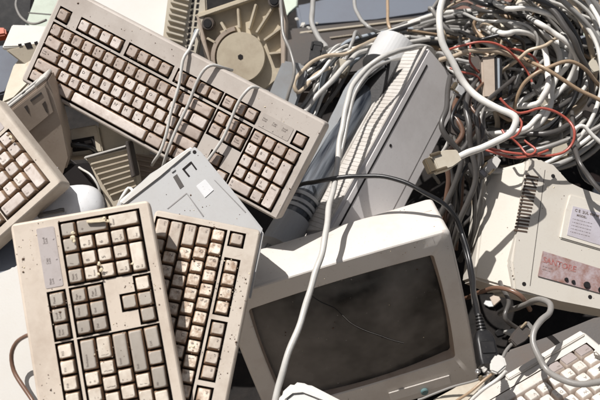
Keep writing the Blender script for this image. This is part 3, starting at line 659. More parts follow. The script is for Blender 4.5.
# mouse
mf = Fr(62, 197, 1.13, (.02, .45, .89), 92, 192)
ms = empty('mouse', mf.m, 'white computer mouse peeking out between the left keyboards', 'mouse')
def mouse():
    bm = bmesh.new(); nu, nv = 36, 14; rings = []
    for j in range(nv + 1):
        ph = j / nv * math.pi / 2; row = []
        for i in range(nu):
            th = 2 * math.pi * i / nu; c, s = math.cos(th), math.sin(th)
            ex = abs(c) ** .72 * (1 if c > 0 else -1); ey = abs(s) ** .72 * (1 if s > 0 else -1)
            row.append(bm.verts.new((.058 * ex * math.cos(ph) ** .5, .034 * ey * math.cos(ph) ** .5 * (1 + .08 * c), .024 * math.sin(ph) ** 1.0 * (1 + .15 * c))) if j < nv else None)
        rings.append(row)
    top = bm.verts.new((0, 0, .024)); base = bm.faces.new(rings[0][::-1])
    for j in range(nv - 1):
        for i in range(nu): bm.faces.new((rings[j][i], rings[j][(i + 1) % nu], rings[j + 1][(i + 1) % nu], rings[j + 1][i]))
    for i in range(nu): bm.faces.new((rings[nv - 1][i], rings[nv - 1][(i + 1) % nu], top))
    bm.transform(Matrix.Translation((-.002, -.016, -.012)))
    obj('shell', bm, 'mouse', ms)
    pts = []
    for k in range(11):
        a = math.pi * k / 10; pts.append(Vector((.006, -.016 - .0342 * math.cos(a) * abs(math.cos(a)) ** -.3 if abs(math.cos(a)) > .01 else -.016, -.012 + .0245 * math.sin(a) ** .6)))
    obj('button_seam', tube_bm(pts, .0006, 5), 'darkgrey', ms)
mouse()
cable([(64, 210, 1.10), (55, 212, 1.10), (44, 214, 1.1), (36, 218, 1.12)], .003, 'dark', 'dark mouse lead curling under the white mouse')

ff = Fr(5, 255, 1.12, (.1, .5, .86)); slab('blue_grey_case', ff, [(-30, 222), (14, 228), (22, 262), (10, 275), (-30, 300)], .03, 'blue', .003, label='blue-grey casing corner at the left edge under the left keyboard', cat='casing')
ff = Fr(20, 330, 1.07, (-.1, .30, .95), 40, 320); wp = slab('white_casing', ff, [(-40, 300), (0, 276), (13, 265), (30, 262), (60, 268), (60, 430), (-40, 430)], .03, 'white', .004, label='large sunlit white panel under the dusty keyboard, lower left corner', cat='panel')
cable([(36, 334, .985), (26, 336, 1.0), (17, 343, 1.02), (12, 355, 1.03), (14, 370, 1.03), (24, 388, 1.02), (34, 404, 1.01)], .0028, 'brown', 'thin brown wire looping out over the white panel, lower left')

# dirt and debris bits on the keyboards
def crumb(px, py, d, r, mat='foam', label=None, group=None, fl=.5, sx=1):
    bm = bmesh.new(); r *= .75; bmesh.ops.create_icosphere(bm, subdivisions=2, radius=r)
    for v in bm.verts: v.co *= 1 + random.uniform(-.35, .35)
    for v in bm.verts: v.co.z *= fl; v.co.x *= sx
    m = Matrix.Translation(P(px, py, d)) @ CR.to_4x4() @ Matrix.Rotation(random.uniform(-.5, .5), 4, 'Z')
    return tag(obj('crumb', bm, mat, None, m, sm=0), label, 'debris', group)
iB = KB.matrix_world
def onB(px, py, z=.011):
    o = iB.translation; n = (iB.to_3x3() @ Vector((0, 0, 1))).normalized(); r = ray(px, py); return (o + n * z - CAM).dot(n) / r.dot(n)
for px, py, r, m in ((73, 233, .0030, 'foam'), (72.5, 238, .0035, 'foam'), (74, 241, .0022, 'foam'), (99, 264, .003, 'foam'), (101, 270, .0028, 'foam'), (98.5, 274, .002, 'foam'), (104, 219, .003, 'foam'), (108, 221, .0022, 'foam')):
    crumb(px, py, onB(px, py, .0105), r, m, 'pale yellow foam crumb stuck on the dusty keyboard number pad', 'foam crumbs on the dusty keyboard')
pts = [(86, 220.5), (94, 219), (102, 218.5), (107, 222), (100, 221.5), (92, 223), (87, 223)]
bf = Fr(95, 220, onB(95, 220, .012), tuple(CR.transposed() @ (iB.to_3x3() @ Vector((0, 0, 1))).normalized()))
slab('crumb', bf, pts, .003, 'foam', .0006, label='torn strip of pale yellow foam along the top keys of the dusty keyboard', cat='debris')
def onK(K, px, py, z):
    o = K.matrix_world.translation; n = K.matrix_world.to_3x3() @ Vector((0, 0, 1)); r = ray(px, py); return (o + n * z - CAM).dot(n) / r.dot(n)
for px, py in ((8, 135), (11, 137), (13, 141)): crumb(px, py, onK(KD, px, py, .011), .0028, 'c_tan' if px != 11 else 'foam', 'brownish stain lump on a key of the left edge keyboard', 'stain lumps on the left keyboard', .35)

# grit and flakes fallen over the keyboards and the monitor: nobody could count them
def grit():
    rg = random.Random(77); bm = bmesh.new()
    from mathutils import noise
    def flake(o, n):
        if noise.noise(o * 22) < .08: return
        rr = rg.uniform(.0004, .0011) if rg.random() < .92 else rg.uniform(.0012, .0021)
        t = n.orthogonal().normalized(); b_ = n.cross(t); a0 = rg.uniform(0, 6.28); k = rg.choice((4, 5, 6))
        ring = [o + (t * math.cos(a0 + 6.283 * i / k) + b_ * math.sin(a0 + 6.283 * i / k)) * rr * rg.uniform(.5, 1.2) for i in range(k)]
        lo = [bm.verts.new(q) for q in ring]; hi = bm.verts.new(o + n * rr * rg.uniform(.4, .9)); mi = rg.choice((0, 0, 0, 1, 2))
        for i in range(k): f = bm.faces.new((lo[i], lo[(i + 1) % k], hi)); f.material_index = mi
        f = bm.faces.new(lo[::-1]); f.material_index = mi
    for K, cnt, (a, b, c, d) in ((KA, 460, (-.4, -.2, 23.2, 7.8)), (KB, 480, (9, -.7, 23, 7.9)), (KC, 380, (-.5, 2, 12, 7.4)), (KD, 60, (17, -.5, 23, 7)), (KE, 120, (-.5, -1, 9, 5))):
        m = K.matrix_world; n = (m.to_3x3() @ Vector((0, 0, 1))).normalized()
        for _ in range(cnt):
            x, y = rg.uniform(a, c), rg.uniform(b, d)
            flat = any(0 for _ in ()) or not any(w[0] - .1 < x < w[2] + .1 and w[1] - .1 < y < w[3] + .1 for w in WELLS)
            flake(m @ Vector((x * u, y * u, .0037 if flat else .0078)), n)
    m = mon.matrix_world
    for _ in range(160):
        if rg.random() < .5: flake(m @ Vector((rg.uniform(-.02, .30), .0374, rg.uniform(-.085, -.006))), (m.to_3x3() @ Vector((0, 1, 0))))
        else:
            x, y = rg.uniform(-.027, .312), rg.choice((rg.uniform(.004, .034), rg.uniform(-.27, -.218))); flake(m @ Vector((x, y, .0002)), m.to_3x3() @ Vector((0, 0, 1)))
    for _ in range(60):
        x, y = rg.uniform(.02, .27), rg.uniform(-.2, -.01); fx, fy = x / .285 * 2 - 1, -y / .214 * 2 - 1
        flake(m @ Vector((x, y, -.0045 - .012 * (fx * fx * .9 + fy * fy * .6))), m.to_3x3() @ Vector((0, 0, 1)))
    for _ in range(110):
        px, py = rg.uniform(505, 600), rg.uniform(160, 300); p = rf.loc(px, py)
        if py > 160 + (px - 528) * .6: flake(rf.m @ Vector((p.x, p.y, .0002)), rf.n)
    for _ in range(60):
        px, py = rg.uniform(150, 245), rg.uniform(155, 230); p = af.loc(px, py)
        if py > 150 + abs(px - 194) * .9: flake(af.m @ Vector((p.x, p.y, .0002)), af.n)
    o = obj('dirt_grit', bm, ['grit', 'browncase', 'foam'], None, sm=0); tag(o, 'fine dirt and grit fallen over the keyboards and casings', 'dirt', None, 'stuff')
M['grit'] = plastic('dark_grit', (.10, .065, .045), rough=.9, var=0)
# bottom bits
ff = Fr(310, 390, 1.02, (-.1, .45, .88), 340, 400)
wc = empty('adapter_box', ff.m, 'white ridged box corner poking up at the bottom edge in front of the dark screen', 'box')
slab('body', ff, [(293, 381), (308, 383), (345, 402), (350, 430), (270, 430), (280, 393)], .03, 'white', .005, wc)
slab('rim', ff, [(283, 394), (294, 384), (306, 386), (335, 402), (330, 404), (303, 391), (292, 392), (284, 402)], .004, 'white', .0015, wc, z=.004)

# ------------------------------------------------------------------ background middle
# swivel base with spokes
sf = Fr(243, 40, 1.40, (-.15, -.10, .98), 285, 12)
sb = empty('swivel_base', sf.m, 'beige square plate with a round hub and spokes, behind the upper keyboard', 'stand base')
slab('plate', sf, [(196, 14), (276, -14), (284, 20), (283, 75), (262, 92), (214, 92), (206, 60)], .01, 'stand', .002, sb, z=-.012)
c = sf.loc(241, 57); 
obj('hub', cyl_bm(.043, -.014, .004, 48, .002, None, c.x, c.y), 'stand', sb)
obj('hub_hole', cyl_bm(.0050, .002, .0048, 6, 0, None, c.x, c.y), 'hole', sb)
bm = bmesh.new()
for k in range(40):
    a = R_(70 + k * 4.6); a2 = R_(70 + (k + .999) * 4.6)
    poly_bm([(c.x + r * math.cos(t), c.y + r * math.sin(t)) for r, t in ((.047, a), (.054, a), (.054, a2), (.047, a2))], .002, -.014, 0, bm)
obj('hub_ring', bm, 'browncase', sb)
for ex, ey in ((221, 22), (238, 8), (256, 4), (276, 2), (281, 28), (283, 52), (207, 38), (203, 62)):
    e = sf.loc(ex, ey); d = (e - c).normalized(); nn = Vector((-d.y, d.x, 0)) * .0022; s = c + d * .050
    s.z = e.z = 0
    obj('spoke', poly_bm([(q.x, q.y) for q in (s - nn, s + nn, e + nn, e - nn)], .002, -.013, .0008), 'stand', sb)
slab('rim', sf, [(195, 14), (277, -14), (279, -10), (198, 18)], .025, 'stand', .0012, sb, z=.006)
slab('rim', sf, [(195, 14), (199, 15), (210, 60), (212, 92), (208, 92), (206, 60)], .025, 'browncase', .0012, sb, z=.006)
slab('rim', sf, [(276, -8), (280, -8), (286, 20), (285, 76), (281, 76), (281, 20)], .025, 'browncase', .0012, sb, z=.006)
for x, y in ((209, 24), (275, 1)):
    p = sf.loc(x, y); obj('foot_ring', cyl_bm(.0115, -.004, .009, 24, .002, None, p.x, p.y), 'darkgrey', sb); obj('foot_pad', cyl_bm(.008, .006, .0105, 20, .001, None, p.x, p.y), 'black', sb)

# bright panel and vented casing at top left-centre
wf = Fr(130, 20, 1.45, (-.15, .62, .77), 170, 25)
slab('appliance_top', wf, [(70, -30), (172, -30), (168, 30), (164, 50), (70, 20)], .03, 'white', .003, label='sunlit white lid behind the function keys of the upper keyboard', cat='lid')
vf = Fr(180, 20, 1.40, (.1, .0, .99), 205, 30)
vc = empty('vented_casing', vf.m, 'grey-beige casing with comb-like slots and small holes, left of the spoked plate', 'casing')
slab('shell', vf, [(170, -20), (205, -25), (207, 10), (196, 60), (176, 62), (162, 44)], .06, 'cream', .003, vc)
for k in range(9): slab('fin', vf, [(165 + (8 - k) * .9, -12 + k * 6), (183 + (8 - k) * .9, -7 + k * 6), (183 + (8 - k) * .9, -4.6 + k * 6), (165 + (8 - k) * .9, -9.6 + k * 6)], .010, 'cream', .0008, vc, z=.009)
for k in range(10):
    for j in range(2): slab('hole', vf, [(193 + j * 5 - k * .7, -8 + k * 6), (195.5 + j * 5 - k * .7, -8 + k * 6), (194.8 + j * 5 - k * .7, -4 + k * 6), (192.3 + j * 5 - k * .7, -4 + k * 6)], .003, 'hole', 0, vc, z=.0006)
# light blue box + dark grey hood
bf = Fr(285, 80, 1.36, (.1, .12, .98), 305, 78)
slab('blue_grey_box', bf, [(283, 60), (303, 63), (309, 72), (296, 108), (272, 104), (268, 96)], .05, 'slate', .004, label='light blue-grey block between the spoked plate and the cables', cat='block')
hf = Fr(305, 50, 1.60, (.0, .25, .97))
slab('dark_hood', hf, [(282, 44), (290, 33), (312, 28), (334, 34), (345, 50), (340, 90), (282, 90)], .08, 'darkgrey', .012, label='rounded dark grey hood in shade behind the light block', cat='hood')
# blue beam, boards
bf = Fr(360, 10, 1.90, (0, .45, .89), 430, 6)
slab('blue_beam', bf, [(296, 4), (330, -2), (380, -6), (440, -12), (440, 8), (424, 14), (376, 19), (300, 27)], .06, 'blue', .006, label='scratched blue-grey beam across the top behind the cables', cat='beam')
bf = Fr(360, 30, 1.86, (0, .25, .96), 430, 20)
o = empty('metal_cabinet', bf.m, 'long dark cabinet with thin metal edges under the blue beam', 'cabinet')
slab('body', bf, [(290, 28), (430, 14), (450, 60), (300, 80)], .06, 'darkgrey', .004, o)
slab('edge_strip', bf, [(300, 31.5), (425, 17), (426, 18.5), (300, 33.5)], .006, 'tan', .001, o, z=.004)
slab('edge_strip', bf, [(300, 41), (360, 33), (360, 34), (300, 42.5)], .006, 'tan', .001, o, z=.004)
gf = Fr(290, 8, 1.95, (0, .4, .9)); slab('leafy_scrap', gf, [(283, -6), (298, -6), (297, 6), (288, 12), (284, 22), (278, 10)], .01, 'greenpale', .002, label='yellow-green scrap behind the corner of the spoked plate', cat='scrap')
for x, y, s in ((297, 19, 2.2), (303, 25, 3.0), (309, 28, 2.2), (317, 23, 1.4)):
    crumb(x, y, 1.62, s * .002, 'white', 'white broken chip on the dark hood', 'white chips on the dark hood', .4, 1.4)

# top right background
tf = Fr(480, 5, 2.0, (0, .3, .95)); slab('brown_board', tf, [(452, -20), (512, -24), (514, 16), (488, 22), (458, 18)], .05, 'brownred', .004, label='brown-red board at the top behind the cable tangle', cat='board')
tf = Fr(530, 5, 1.80, (-.2, .3, .93)); slab('yellowed_sheet', tf, [(516, -12), (548, -16), (542, 16), (530, 30), (514, 36)], .012, 'cream', .002, label='yellowed curved sheet behind the black wire loop at the top right', cat='sheet')
tf = Fr(570, 10, 1.95, (0, .2, .98), 600, 10)
o = empty('grey_green_panel', tf.m, 'grey-green panel with dark vertical slots in the top right corner', 'panel')
slab('panel', tf, [(545, -25), (660, -25), (660, 60), (545, 50)], .03, 'greenpale', .003, o)
for x in (571, 576.5, 582): slab('slot', tf, [(x, -20), (x + 2, -20), (x + 2, 17), (x, 17)], .003, 'hole', 0, o, z=.0006)
tf = Fr(592, 12, 1.85, (.1, .2, .97)); slab('blue_strip', tf, [(588, -20), (640, -20), (640, 34), (590, 28)], .02, 'blue', .003, label='bluish upright strip at the top right edge', cat='strip')

# ------------------------------------------------------------------ plugs
def plug_along(name, p0, p1, w, h, mat, label, cat='plug', end='metal', side=None):
    """rectangular connector from p0 (cable end) to p1 (mouth)"""
    z = (p1 - p0).normalized(); L = (p1 - p0).length
    y = (side if side is not None else W(0, .2, 1)); y = (y - z * y.dot(z)).normalized(); x = y.cross(z)
    m = Matrix.Translation(p0) @ Matrix((x, y, z)).transposed().to_4x4()
    root = empty(name, m, label, cat)
    pts = [(-w * .32, 0), (w * .32, 0), (w / 2, L * .35), (w / 2, L * .78), (-w / 2, L * .78), (-w / 2, L * .35)]
    bm = poly_bm(pts, h / 2, -h / 2, .0015); bm.transform(Matrix.Rotation(R_(90), 4, 'X') @ Matrix.Scale(1, 4)); 
    # rotate so that outline y -> local z
    bm.transform(Matrix(((1, 0, 0, 0), (0, 1, 0, 0), (0, 0, 1, 0), (0, 0, 0, 1))))
    obj('housing', bm, mat, root)
    bm = box(-w * .40, w * .40, -h * .32, h * .32, L * .78 + .0003, L, .0015); obj('connector_shell', bm, end, root)
    bm = bmesh.new()
    for s in (-1, 1): cyl_bm(h * .14, L * .55, L * .86, 10, .0004, bm, s * w * .43, h * .5 + h * .1)
    obj('thumbscrew', bm, 'brass' if end != 'black' else 'black', root)
    return root
plug_along('serial_plug', P(457, 157, 1.17), P(426, 167, 1.15), .028, .018, 'cream', 'cream serial plug with brass mouth on the end of the thick pale cable', end='brass')
# wide ribbon plug: upright block with black contact face
qf = Fr(490, 76, 1.30, (-.1, .15, .98), 508, 77)
q = empty('printer_plug', qf.m, 'upright grey-brown printer plug with a black contact strip, in front of the cable tangle', 'plug')
slab('housing', qf, [(481, 57), (496, 54.5), (497, 98), (483, 98)], .022, 'browncase', .003, q)
slab('contact_block', qf, [(495, 55), (502, 55), (502.5, 96), (496, 97)], .018, 'black', .002, q, z=.002)
slab('contact_strip', qf, [(497.3, 58), (499.6, 58), (500, 93), (498, 93.5)], .002, 'c_bluegrey', .0005, q, z=.004)
# small white connector
plug_along('modular_plug', P(497, 160, 1.30), P(480, 176, 1.27), .018, .014, 'white', 'small white ribbed connector hanging beside the right casing', end='metal')
qf = Fr(492, 166, 1.27, (-.2, .3, .9), 500, 160)
# parallel plug
plug_along('parallel_plug', P(566, 18, 1.55), P(538, 36, 1.5), .045, .018, 'cream', 'wide cream parallel plug with a black mouth near the top of the tangle', end='black')
qf = Fr(510, 35, 1.45, (-.5, .5, .7), 530, 50)
q = empty('flat_plug', qf.m, 'white and grey flat ribbon plug left of the parallel plug in the tangle', 'plug')
slab('face', qf, [(495, 24), (500, 22), (524, 44), (520, 50), (506, 46)], .012, 'cream', .002, q)
slab('back', qf, [(501, 23), (512, 24), (532, 42), (525, 45)], .018, 'palegrey', .002, q, z=-.001)
slab('latch', qf, [(502, 36), (506, 39), (512, 46), (507, 45)], .004, 'white', .001, q, z=.003)
plug_along('blue_plug', P(572, 46, 1.48), P(598, 44, 1.46), .03, .02, 'blue', 'blue-grey monitor plug at the upper right of the tangle', end='black')
# blank small bits
qf = Fr(484, 128, 1.4, (0, .3, .95)); slab('ferrite_block', qf, [(481, 127), (488, 128), (488, 137), (481, 137)], .012, 'cream', .002, label='small cream block under the bend of the thick pale cable', cat='block')

# black power plug
def power_plug():
    p0, p1 = P(480, 322, 1.02), P(489, 366, .99)
    z = (p1 - p0).normalized(); y = W(.1, .1, 1); y = (y - z * y.dot(z)).normalized(); x = y.cross(z)
    root = empty('power_plug', Matrix.Translation(p0) @ Matrix((x, y, z)).transposed().to_4x4(), 'black power plug with ridged neck hanging right of the monitor', 'plug')
    L = (p1 - p0).length
    bm = bmesh.new()
    for z0, w, h in ((.020, .017, .014),): pass
    prof = [(.014, .008, .007), (.020, .011, .009), (.027, .0125, .010), (.034, .0125, .010), (L - .008, .0135, .0105), (L, .0125, .0095)]
    prev = None
    for zz, hw, hh in prof:
        ring = [bm.verts.new((a, b, zz)) for a, b in rrect(-hw, -hh, hw, hh, .004, 5)]
        if prev:
            for i in range(len(ring)): bm.faces.new((prev[i], prev[(i + 1) % len(ring)], ring[(i + 1) % len(ring)], ring[i]))
        else: bm.faces.new(ring[::-1])
        prev = ring
    bm.faces.new(prev); obj('housing', bm, 'black', root)
    bm = bmesh.new()
    for k in range(6): cyl_bm(.0048 + .0006 * k, -.010 + k * .0045, -.0072 + k * .0045, 14, .0005, bm)
    obj('strain_relief', bm, 'black', root)
    obj('grip', box(-.009, .009, .0098, .0116, .030, L - .012, .001), 'black', root)
power_plug()
cable([(455, 214, 1.19), (463, 235, 1.17), (470, 262, 1.15), (474, 290, 1.10), (478, 312, 1.04), (480, 322, 1.02)], .0036, 'black', 'black power lead running down the monitor side into the black plug')
cable([(292, 190, 1.32), (303, 184, 1.25), (320, 181, 1.20), (345, 177, 1.19), (375, 176, 1.18), (400, 181, 1.17), (425, 192, 1.16), (447, 207, 1.16), (460, 228, 1.17), (467, 255, 1.16), (472, 285, 1.12), (477, 310, 1.07), (484, 330, 1.05)], .0034, 'black', 'long black cable arching over the grey printer and down past the monitor')
cable([(450, 205, 1.22), (456, 220, 1.20), (466, 250, 1.18), (471, 280, 1.16), (474, 305, 1.12)], .003, 'dark', 'dark grey lead pressed against the right side of the monitor')

# grey round plug lower right + light thing
plug_along('network_plug', P(512, 344, 1.06), P(531, 325, 1.07), .018, .014, 'darkgrey', 'dusty grey plug pointing up in the shade above the cream white keyboard', end='c_mid')
cable([(512, 344, 1.06), (505, 352, 1.05), (500, 362, 1.04), (490, 378, 1.03), (478, 392, 1.02)], .0022, 'mid', 'thin grey lead running down from the dusty grey plug')
cable([(500, 314, 1.34), (520, 306, 1.2), (532, 302, 1.14), (543, 300, 1.11), (551, 304, 1.09), (550, 312, 1.075), (541, 319, 1.06), (534, 330, 1.05), (533, 343, 1.04), (539, 357, 1.03), (548, 370, 1.02), (563, 380, 1.0), (580, 384, .985), (610, 380, .96)], .0042, 'mid', 'thick grey cable hooking down over the cream white keyboard')
ff = Fr(497, 362, .96, (-.2, .4, .9)); slab('clear_clip', ff, [(490, 362), (496, 354), (504, 356), (507, 366), (498, 374), (490, 371)], .01, 'white', .002, label='small whitish plastic clip under the black plug', cat='clip')
# keyboard in shade behind
kf = Fr(550, 340, 1.16, (-.2, .45, .87), 600, 320)
sk = slab('grey_tray', kf, [(498, 372), (508, 350), (560, 332), (594, 318), (620, 312), (640, 350), (640, 400), (520, 400)], .02, 'mid' if False else 'darkgrey', .003, label='dusty dark grey tray in shade above the cream white keyboard', cat='tray')
kf = Fr(600, 350, 1.03, (-.3, .7, .65)); slab('cream_casing', kf, [(592, 352), (604, 338), (640, 320), (660, 360), (630, 380), (604, 356)], .015, 'whiteE', .003, label='pale lid edge at the right edge beside the cream white keyboard', cat='lid')
ff = Fr(470, 390, 1.02, (-.1, .5, .86)); slab('wood_strip', ff, [(432, 400), (458, 386), (488, 374), (492, 378), (476, 392), (450, 420), (425, 420)], .02, 'tan', .002, label='tan splintered strip under the lower right corner of the monitor', cat='strip')
cable([(418, 400, 1.02), (450, 388, 1.01), (472, 382, 1.0), (484, 377, .99), (492, 372, .98)], .0015, 'mid', 'thin bent wire below the monitor corner')
cable([(455, 402, .98), (470, 392, .97), (486, 378, .97), (497, 370, .965)], .0018, 'tan', 'thin tan wire under the whitish clip')
cable([(470, 402, .97), (484, 389, .96), (497, 380, .96), (506, 371, .955)], .0022, 'light', 'short light grey wire beside the tan one at the bottom')
for x, y, m in ((478, 372, 'metal'), (484, 369, 'white'), (489, 374, 'metal'), (481, 378, 'brass')): crumb(x, y, .985, .0045, m, 'small broken metal fitting under the black plug', 'metal fittings under the plug', .7)

# ------------------------------------------------------------------ named cables
cable([(600, -30, 1.3), (455, -30, 1.25), (446, -10, 1.22), (441, 10, 1.21), (440, 30, 1.20), (444, 48, 1.20), (453, 65, 1.20), (466, 84, 1.20), (480, 98, 1.19), (496, 108, 1.18), (510, 114, 1.17), (516, 121, 1.165), (512, 132, 1.165), (500, 140, 1.165), (482, 148, 1.17), (466, 153, 1.17), (456, 157, 1.17)], .0052, 'white', 'thick pale cable sweeping down past the printer and hooking back to the serial plug', per=10, sides=12)
cable([(440, 60, 1.50), (428, 48, 1.42), (405, 49, 1.35), (385, 56, 1.31), (367, 68, 1.30), (353, 86, 1.28), (346, 105, 1.26), (342, 130, 1.24), (337, 165, 1.21), (331, 200, 1.17), (325, 235, 1.12), (317, 270, 1.09), (304, 310, 1.07), (290, 350, 1.045), (277, 392, 1.03), (268, 425, 1.02)], .0044, 'light', 'long light grey cable running down across the monitor top and dark screen', per=10, sides=12)
cable([(420, 60, 1.50), (400, 58, 1.42), (372, 70, 1.35), (356, 92, 1.33), (348, 120, 1.31), (342, 150, 1.29), (334, 185, 1.27), (330, 200, 1.26)], .003, 'grey', 'grey lead following the dark roller down to the monitor')
# red wires
cable([(448, 50, 1.31), (460, 46, 1.30), (478, 42, 1.29), (495, 43, 1.29), (508, 50, 1.29), (518, 60, 1.30), (527, 72, 1.31), (532, 82, 1.31)], 0.0019, 'red', 'red wire arching above the printer plug')
cable([(505, 47, 1.30), (520, 50, 1.30), (533, 57, 1.30), (538, 66, 1.30), (533, 76, 1.31), (522, 86, 1.33)], 0.0019, 'red', 'red wire looping right of the printer plug')
cable([(470, 43, 1.31), (470, 52, 1.30), (470, 62, 1.30), (478, 72, 1.31), (486, 80, 1.33)], 0.0018, 'red', 'short red wire dropping behind the printer plug')
cable([(500, 98, 1.25), (507, 106, 1.25), (517, 113, 1.25), (527, 112, 1.25), (540, 108, 1.25), (556, 112, 1.25), (568, 120, 1.25), (574, 130, 1.24), (573, 142, 1.24), (564, 152, 1.24), (548, 156, 1.24), (530, 155, 1.24), (508, 152, 1.24), (488, 148, 1.25)], 0.0022, 'red', 'large red wire loop lying above the right casing', per=10)
cable([(486, 150, 1.25), (500, 154, 1.235), (515, 158, 1.23), (532, 156, 1.23), (548, 150, 1.24)], 0.0021, 'red', 'red wire doubled along the top of the right casing')
cable([(510, 112, 1.24), (522, 122, 1.23), (518, 134, 1.23), (508, 138, 1.24), (502, 130, 1.25)], 0.0019, 'red', 'small red loop tangled at the bend of the thick pale cable')
cable([(512, 138, 1.235), (520, 146, 1.235), (528, 155, 1.225), (536, 150, 1.23), (524, 140, 1.24)], 0.0018, 'red', 'red wire knot just above the vent slots')
cable([(450, 68, 1.3), (462, 72, 1.29), (476, 76, 1.3), (484, 88, 1.32)], 0.0018, 'red', 'red wire stub beside the thick pale cable')
# dark wires over right casing
cable([(572, 112, 1.33), (573, 135, 1.28), (578, 160, 1.22), (588, 176, 1.21), (600, 190, 1.20), (620, 205, 1.2)], .0036, 'dark', 'dark cable running down over the notch of the right casing')
cable([(571, 140, 1.3), (580, 168, 1.25), (590, 182, 1.24), (612, 186, 1.24)], .0042, 'black', 'black cable in the notch of the right casing')
cable([(573, 138, 1.29), (576, 128, 1.28), (584, 126, 1.28), (594, 136, 1.28), (610, 150, 1.28)], .0034, 'white', 'white cable bent sharply at the right edge above the casing')
# beige big diagonal wire and loop
cable([(498, 112, 1.34), (512, 120, 1.33), (516, 100, 1.31), (523, 84, 1.30), (536, 73, 1.29), (552, 66, 1.29), (566, 62, 1.29), (577, 64, 1.29), (588, 72, 1.30), (600, 86, 1.32)], .0032, 'tan', 'tan wire arch rising over the cable coil')
cable([(520, 56, 1.33), (540, 66, 1.29), (560, 78, 1.28), (580, 90, 1.28), (612, 106, 1.28)], .0032, 'tan', 'straight tan wire slanting down to the right edge over the coil')
cable([(496, 78, 1.42), (506, 68, 1.33), (520, 58, 1.30), (530, 50, 1.29), (545, 46, 1.29), (556, 38, 1.34), (566, 36, 1.45)], .003, 'beige', 'beige wire from the flat plug up to the parallel plug')
cable([(440, 60, 1.33), (455, 56, 1.31), (470, 51, 1.30), (490, 50, 1.30), (505, 53, 1.30), (520, 60, 1.31), (545, 72, 1.34)], .0042, 'beige', 'beige cable arching just under the red wire')
# black loop top right
cable([(500, 22, 1.62), (508, 8, 1.58), (520, -4, 1.56), (530, 0, 1.55), (535, 12, 1.55), (530, 24, 1.56), (518, 28, 1.6)], .004, 'black', 'black wire loop standing up at the top right')
cable([(524, -8, 1.58), (538, -2, 1.56), (547, 10, 1.56), (549, 24, 1.58)], .0045, 'black', 'short black wire right of the black loop')
cable([(596, -10, 1.6), (594, 10, 1.55), (590, 26, 1.52), (588, 34, 1.54)], .003, 'black', 'thin black wire hanging at the top right edge')
cable([(556, -20, 1.45), (554, 0, 1.44), (553, 20, 1.44), (554, 40, 1.46), (560, 52, 1.5)], .007, 'grey', 'thick grey cable standing upright beside the parallel plug')
# hanging loops at top middle
cable([(352, -20, 1.6), (355, 5, 1.56), (360, 18, 1.52), (370, 28, 1.49), (385, 34, 1.54), (405, 36, 1.54), (430, 40, 1.54)], .0036, 'grey', 'grey cable drooping from the blue beam into the tangle')
cable([(388, -20, 1.7), (388, 5, 1.62), (388, 22, 1.56), (392, 32, 1.55), (402, 36, 1.56)], .0032, 'tan', 'tan cable hanging straight down past the blue beam')
cable([(318, -20, 1.55), (312, 5, 1.50), (313, 25, 1.47), (319, 38, 1.44), (326, 48, 1.42)], .005, 'grey', 'thick grey cable hanging in front of the dark hood')
cable([(281, -12, 1.4), (281, 12, 1.36), (284, 35, 1.34), (291, 52, 1.33), (294, 70, 1.32), (289, 92, 1.32), (284, 110, 1.33)], .003, 'mid', 'grey lead hanging at the right edge of the spoked plate')
cable([(400, 34, 1.53), (380, 38, 1.50), (360, 46, 1.41), (345, 54, 1.40), (325, 56, 1.39), (312, 62, 1.38), (300, 74, 1.36), (294, 84, 1.35), (297, 92, 1.35), (306, 86, 1.36), (314, 76, 1.38), (330, 68, 1.39)], .0034, 'beige', 'beige cable curling at the left end of the cable bundle')
plug_along('dark_plug', P(313, 66, 1.40), P(318, 42, 1.42), .020, .014, 'black', 'dark plug end standing in front of the dark hood', end='black')

# left bundle fanning down behind the upper keyboard
rnd = random.Random(21)
GL = 'cables bundled between the spoked plate and the roller'
cols = ['light', 'grey', 'white', 'mid', 'mid', 'tan', 'dark', 'white', 'grey', 'bluegrey', 'black']
for k in range(24):
    t = k / 23; x1, y1 = 262 + 52 * t + rnd.uniform(-6, 6), 104 + 26 * t + rnd.uniform(-4, 6)
    dd = 1.40 + rnd.uniform(-.03, .07); ex, ey = 362 + rnd.uniform(-16, 12), 46 + rnd.uniform(-7, 7)
    mx_, my_ = (x1 + ex) / 2 + rnd.uniform(-10, 4), (y1 + ey) / 2 + rnd.uniform(-12, 2)
    m = rnd.choice(cols)
    cable([(x1 - 14, y1 + 22, dd - .03), (x1, y1, dd - .02), ((x1 + mx_) / 2 + rnd.uniform(-4, 4), (y1 + my_) / 2 - 3, dd), (mx_, my_, dd), ((ex + mx_) / 2, (ey + my_) / 2 - 4, dd + .03), (ex, ey, dd + .08), (ex + 60, ey - 14 + rnd.uniform(-8, 8), dd + .15)],
          rnd.choice((.0022, .003, .0036, .0046)), m, '%s cable in the bundle fanning down behind the upper keyboard' % {'bluegrey': 'blue-grey', 'mid': 'medium grey', 'light': 'light grey'}.get(m, m), GL)
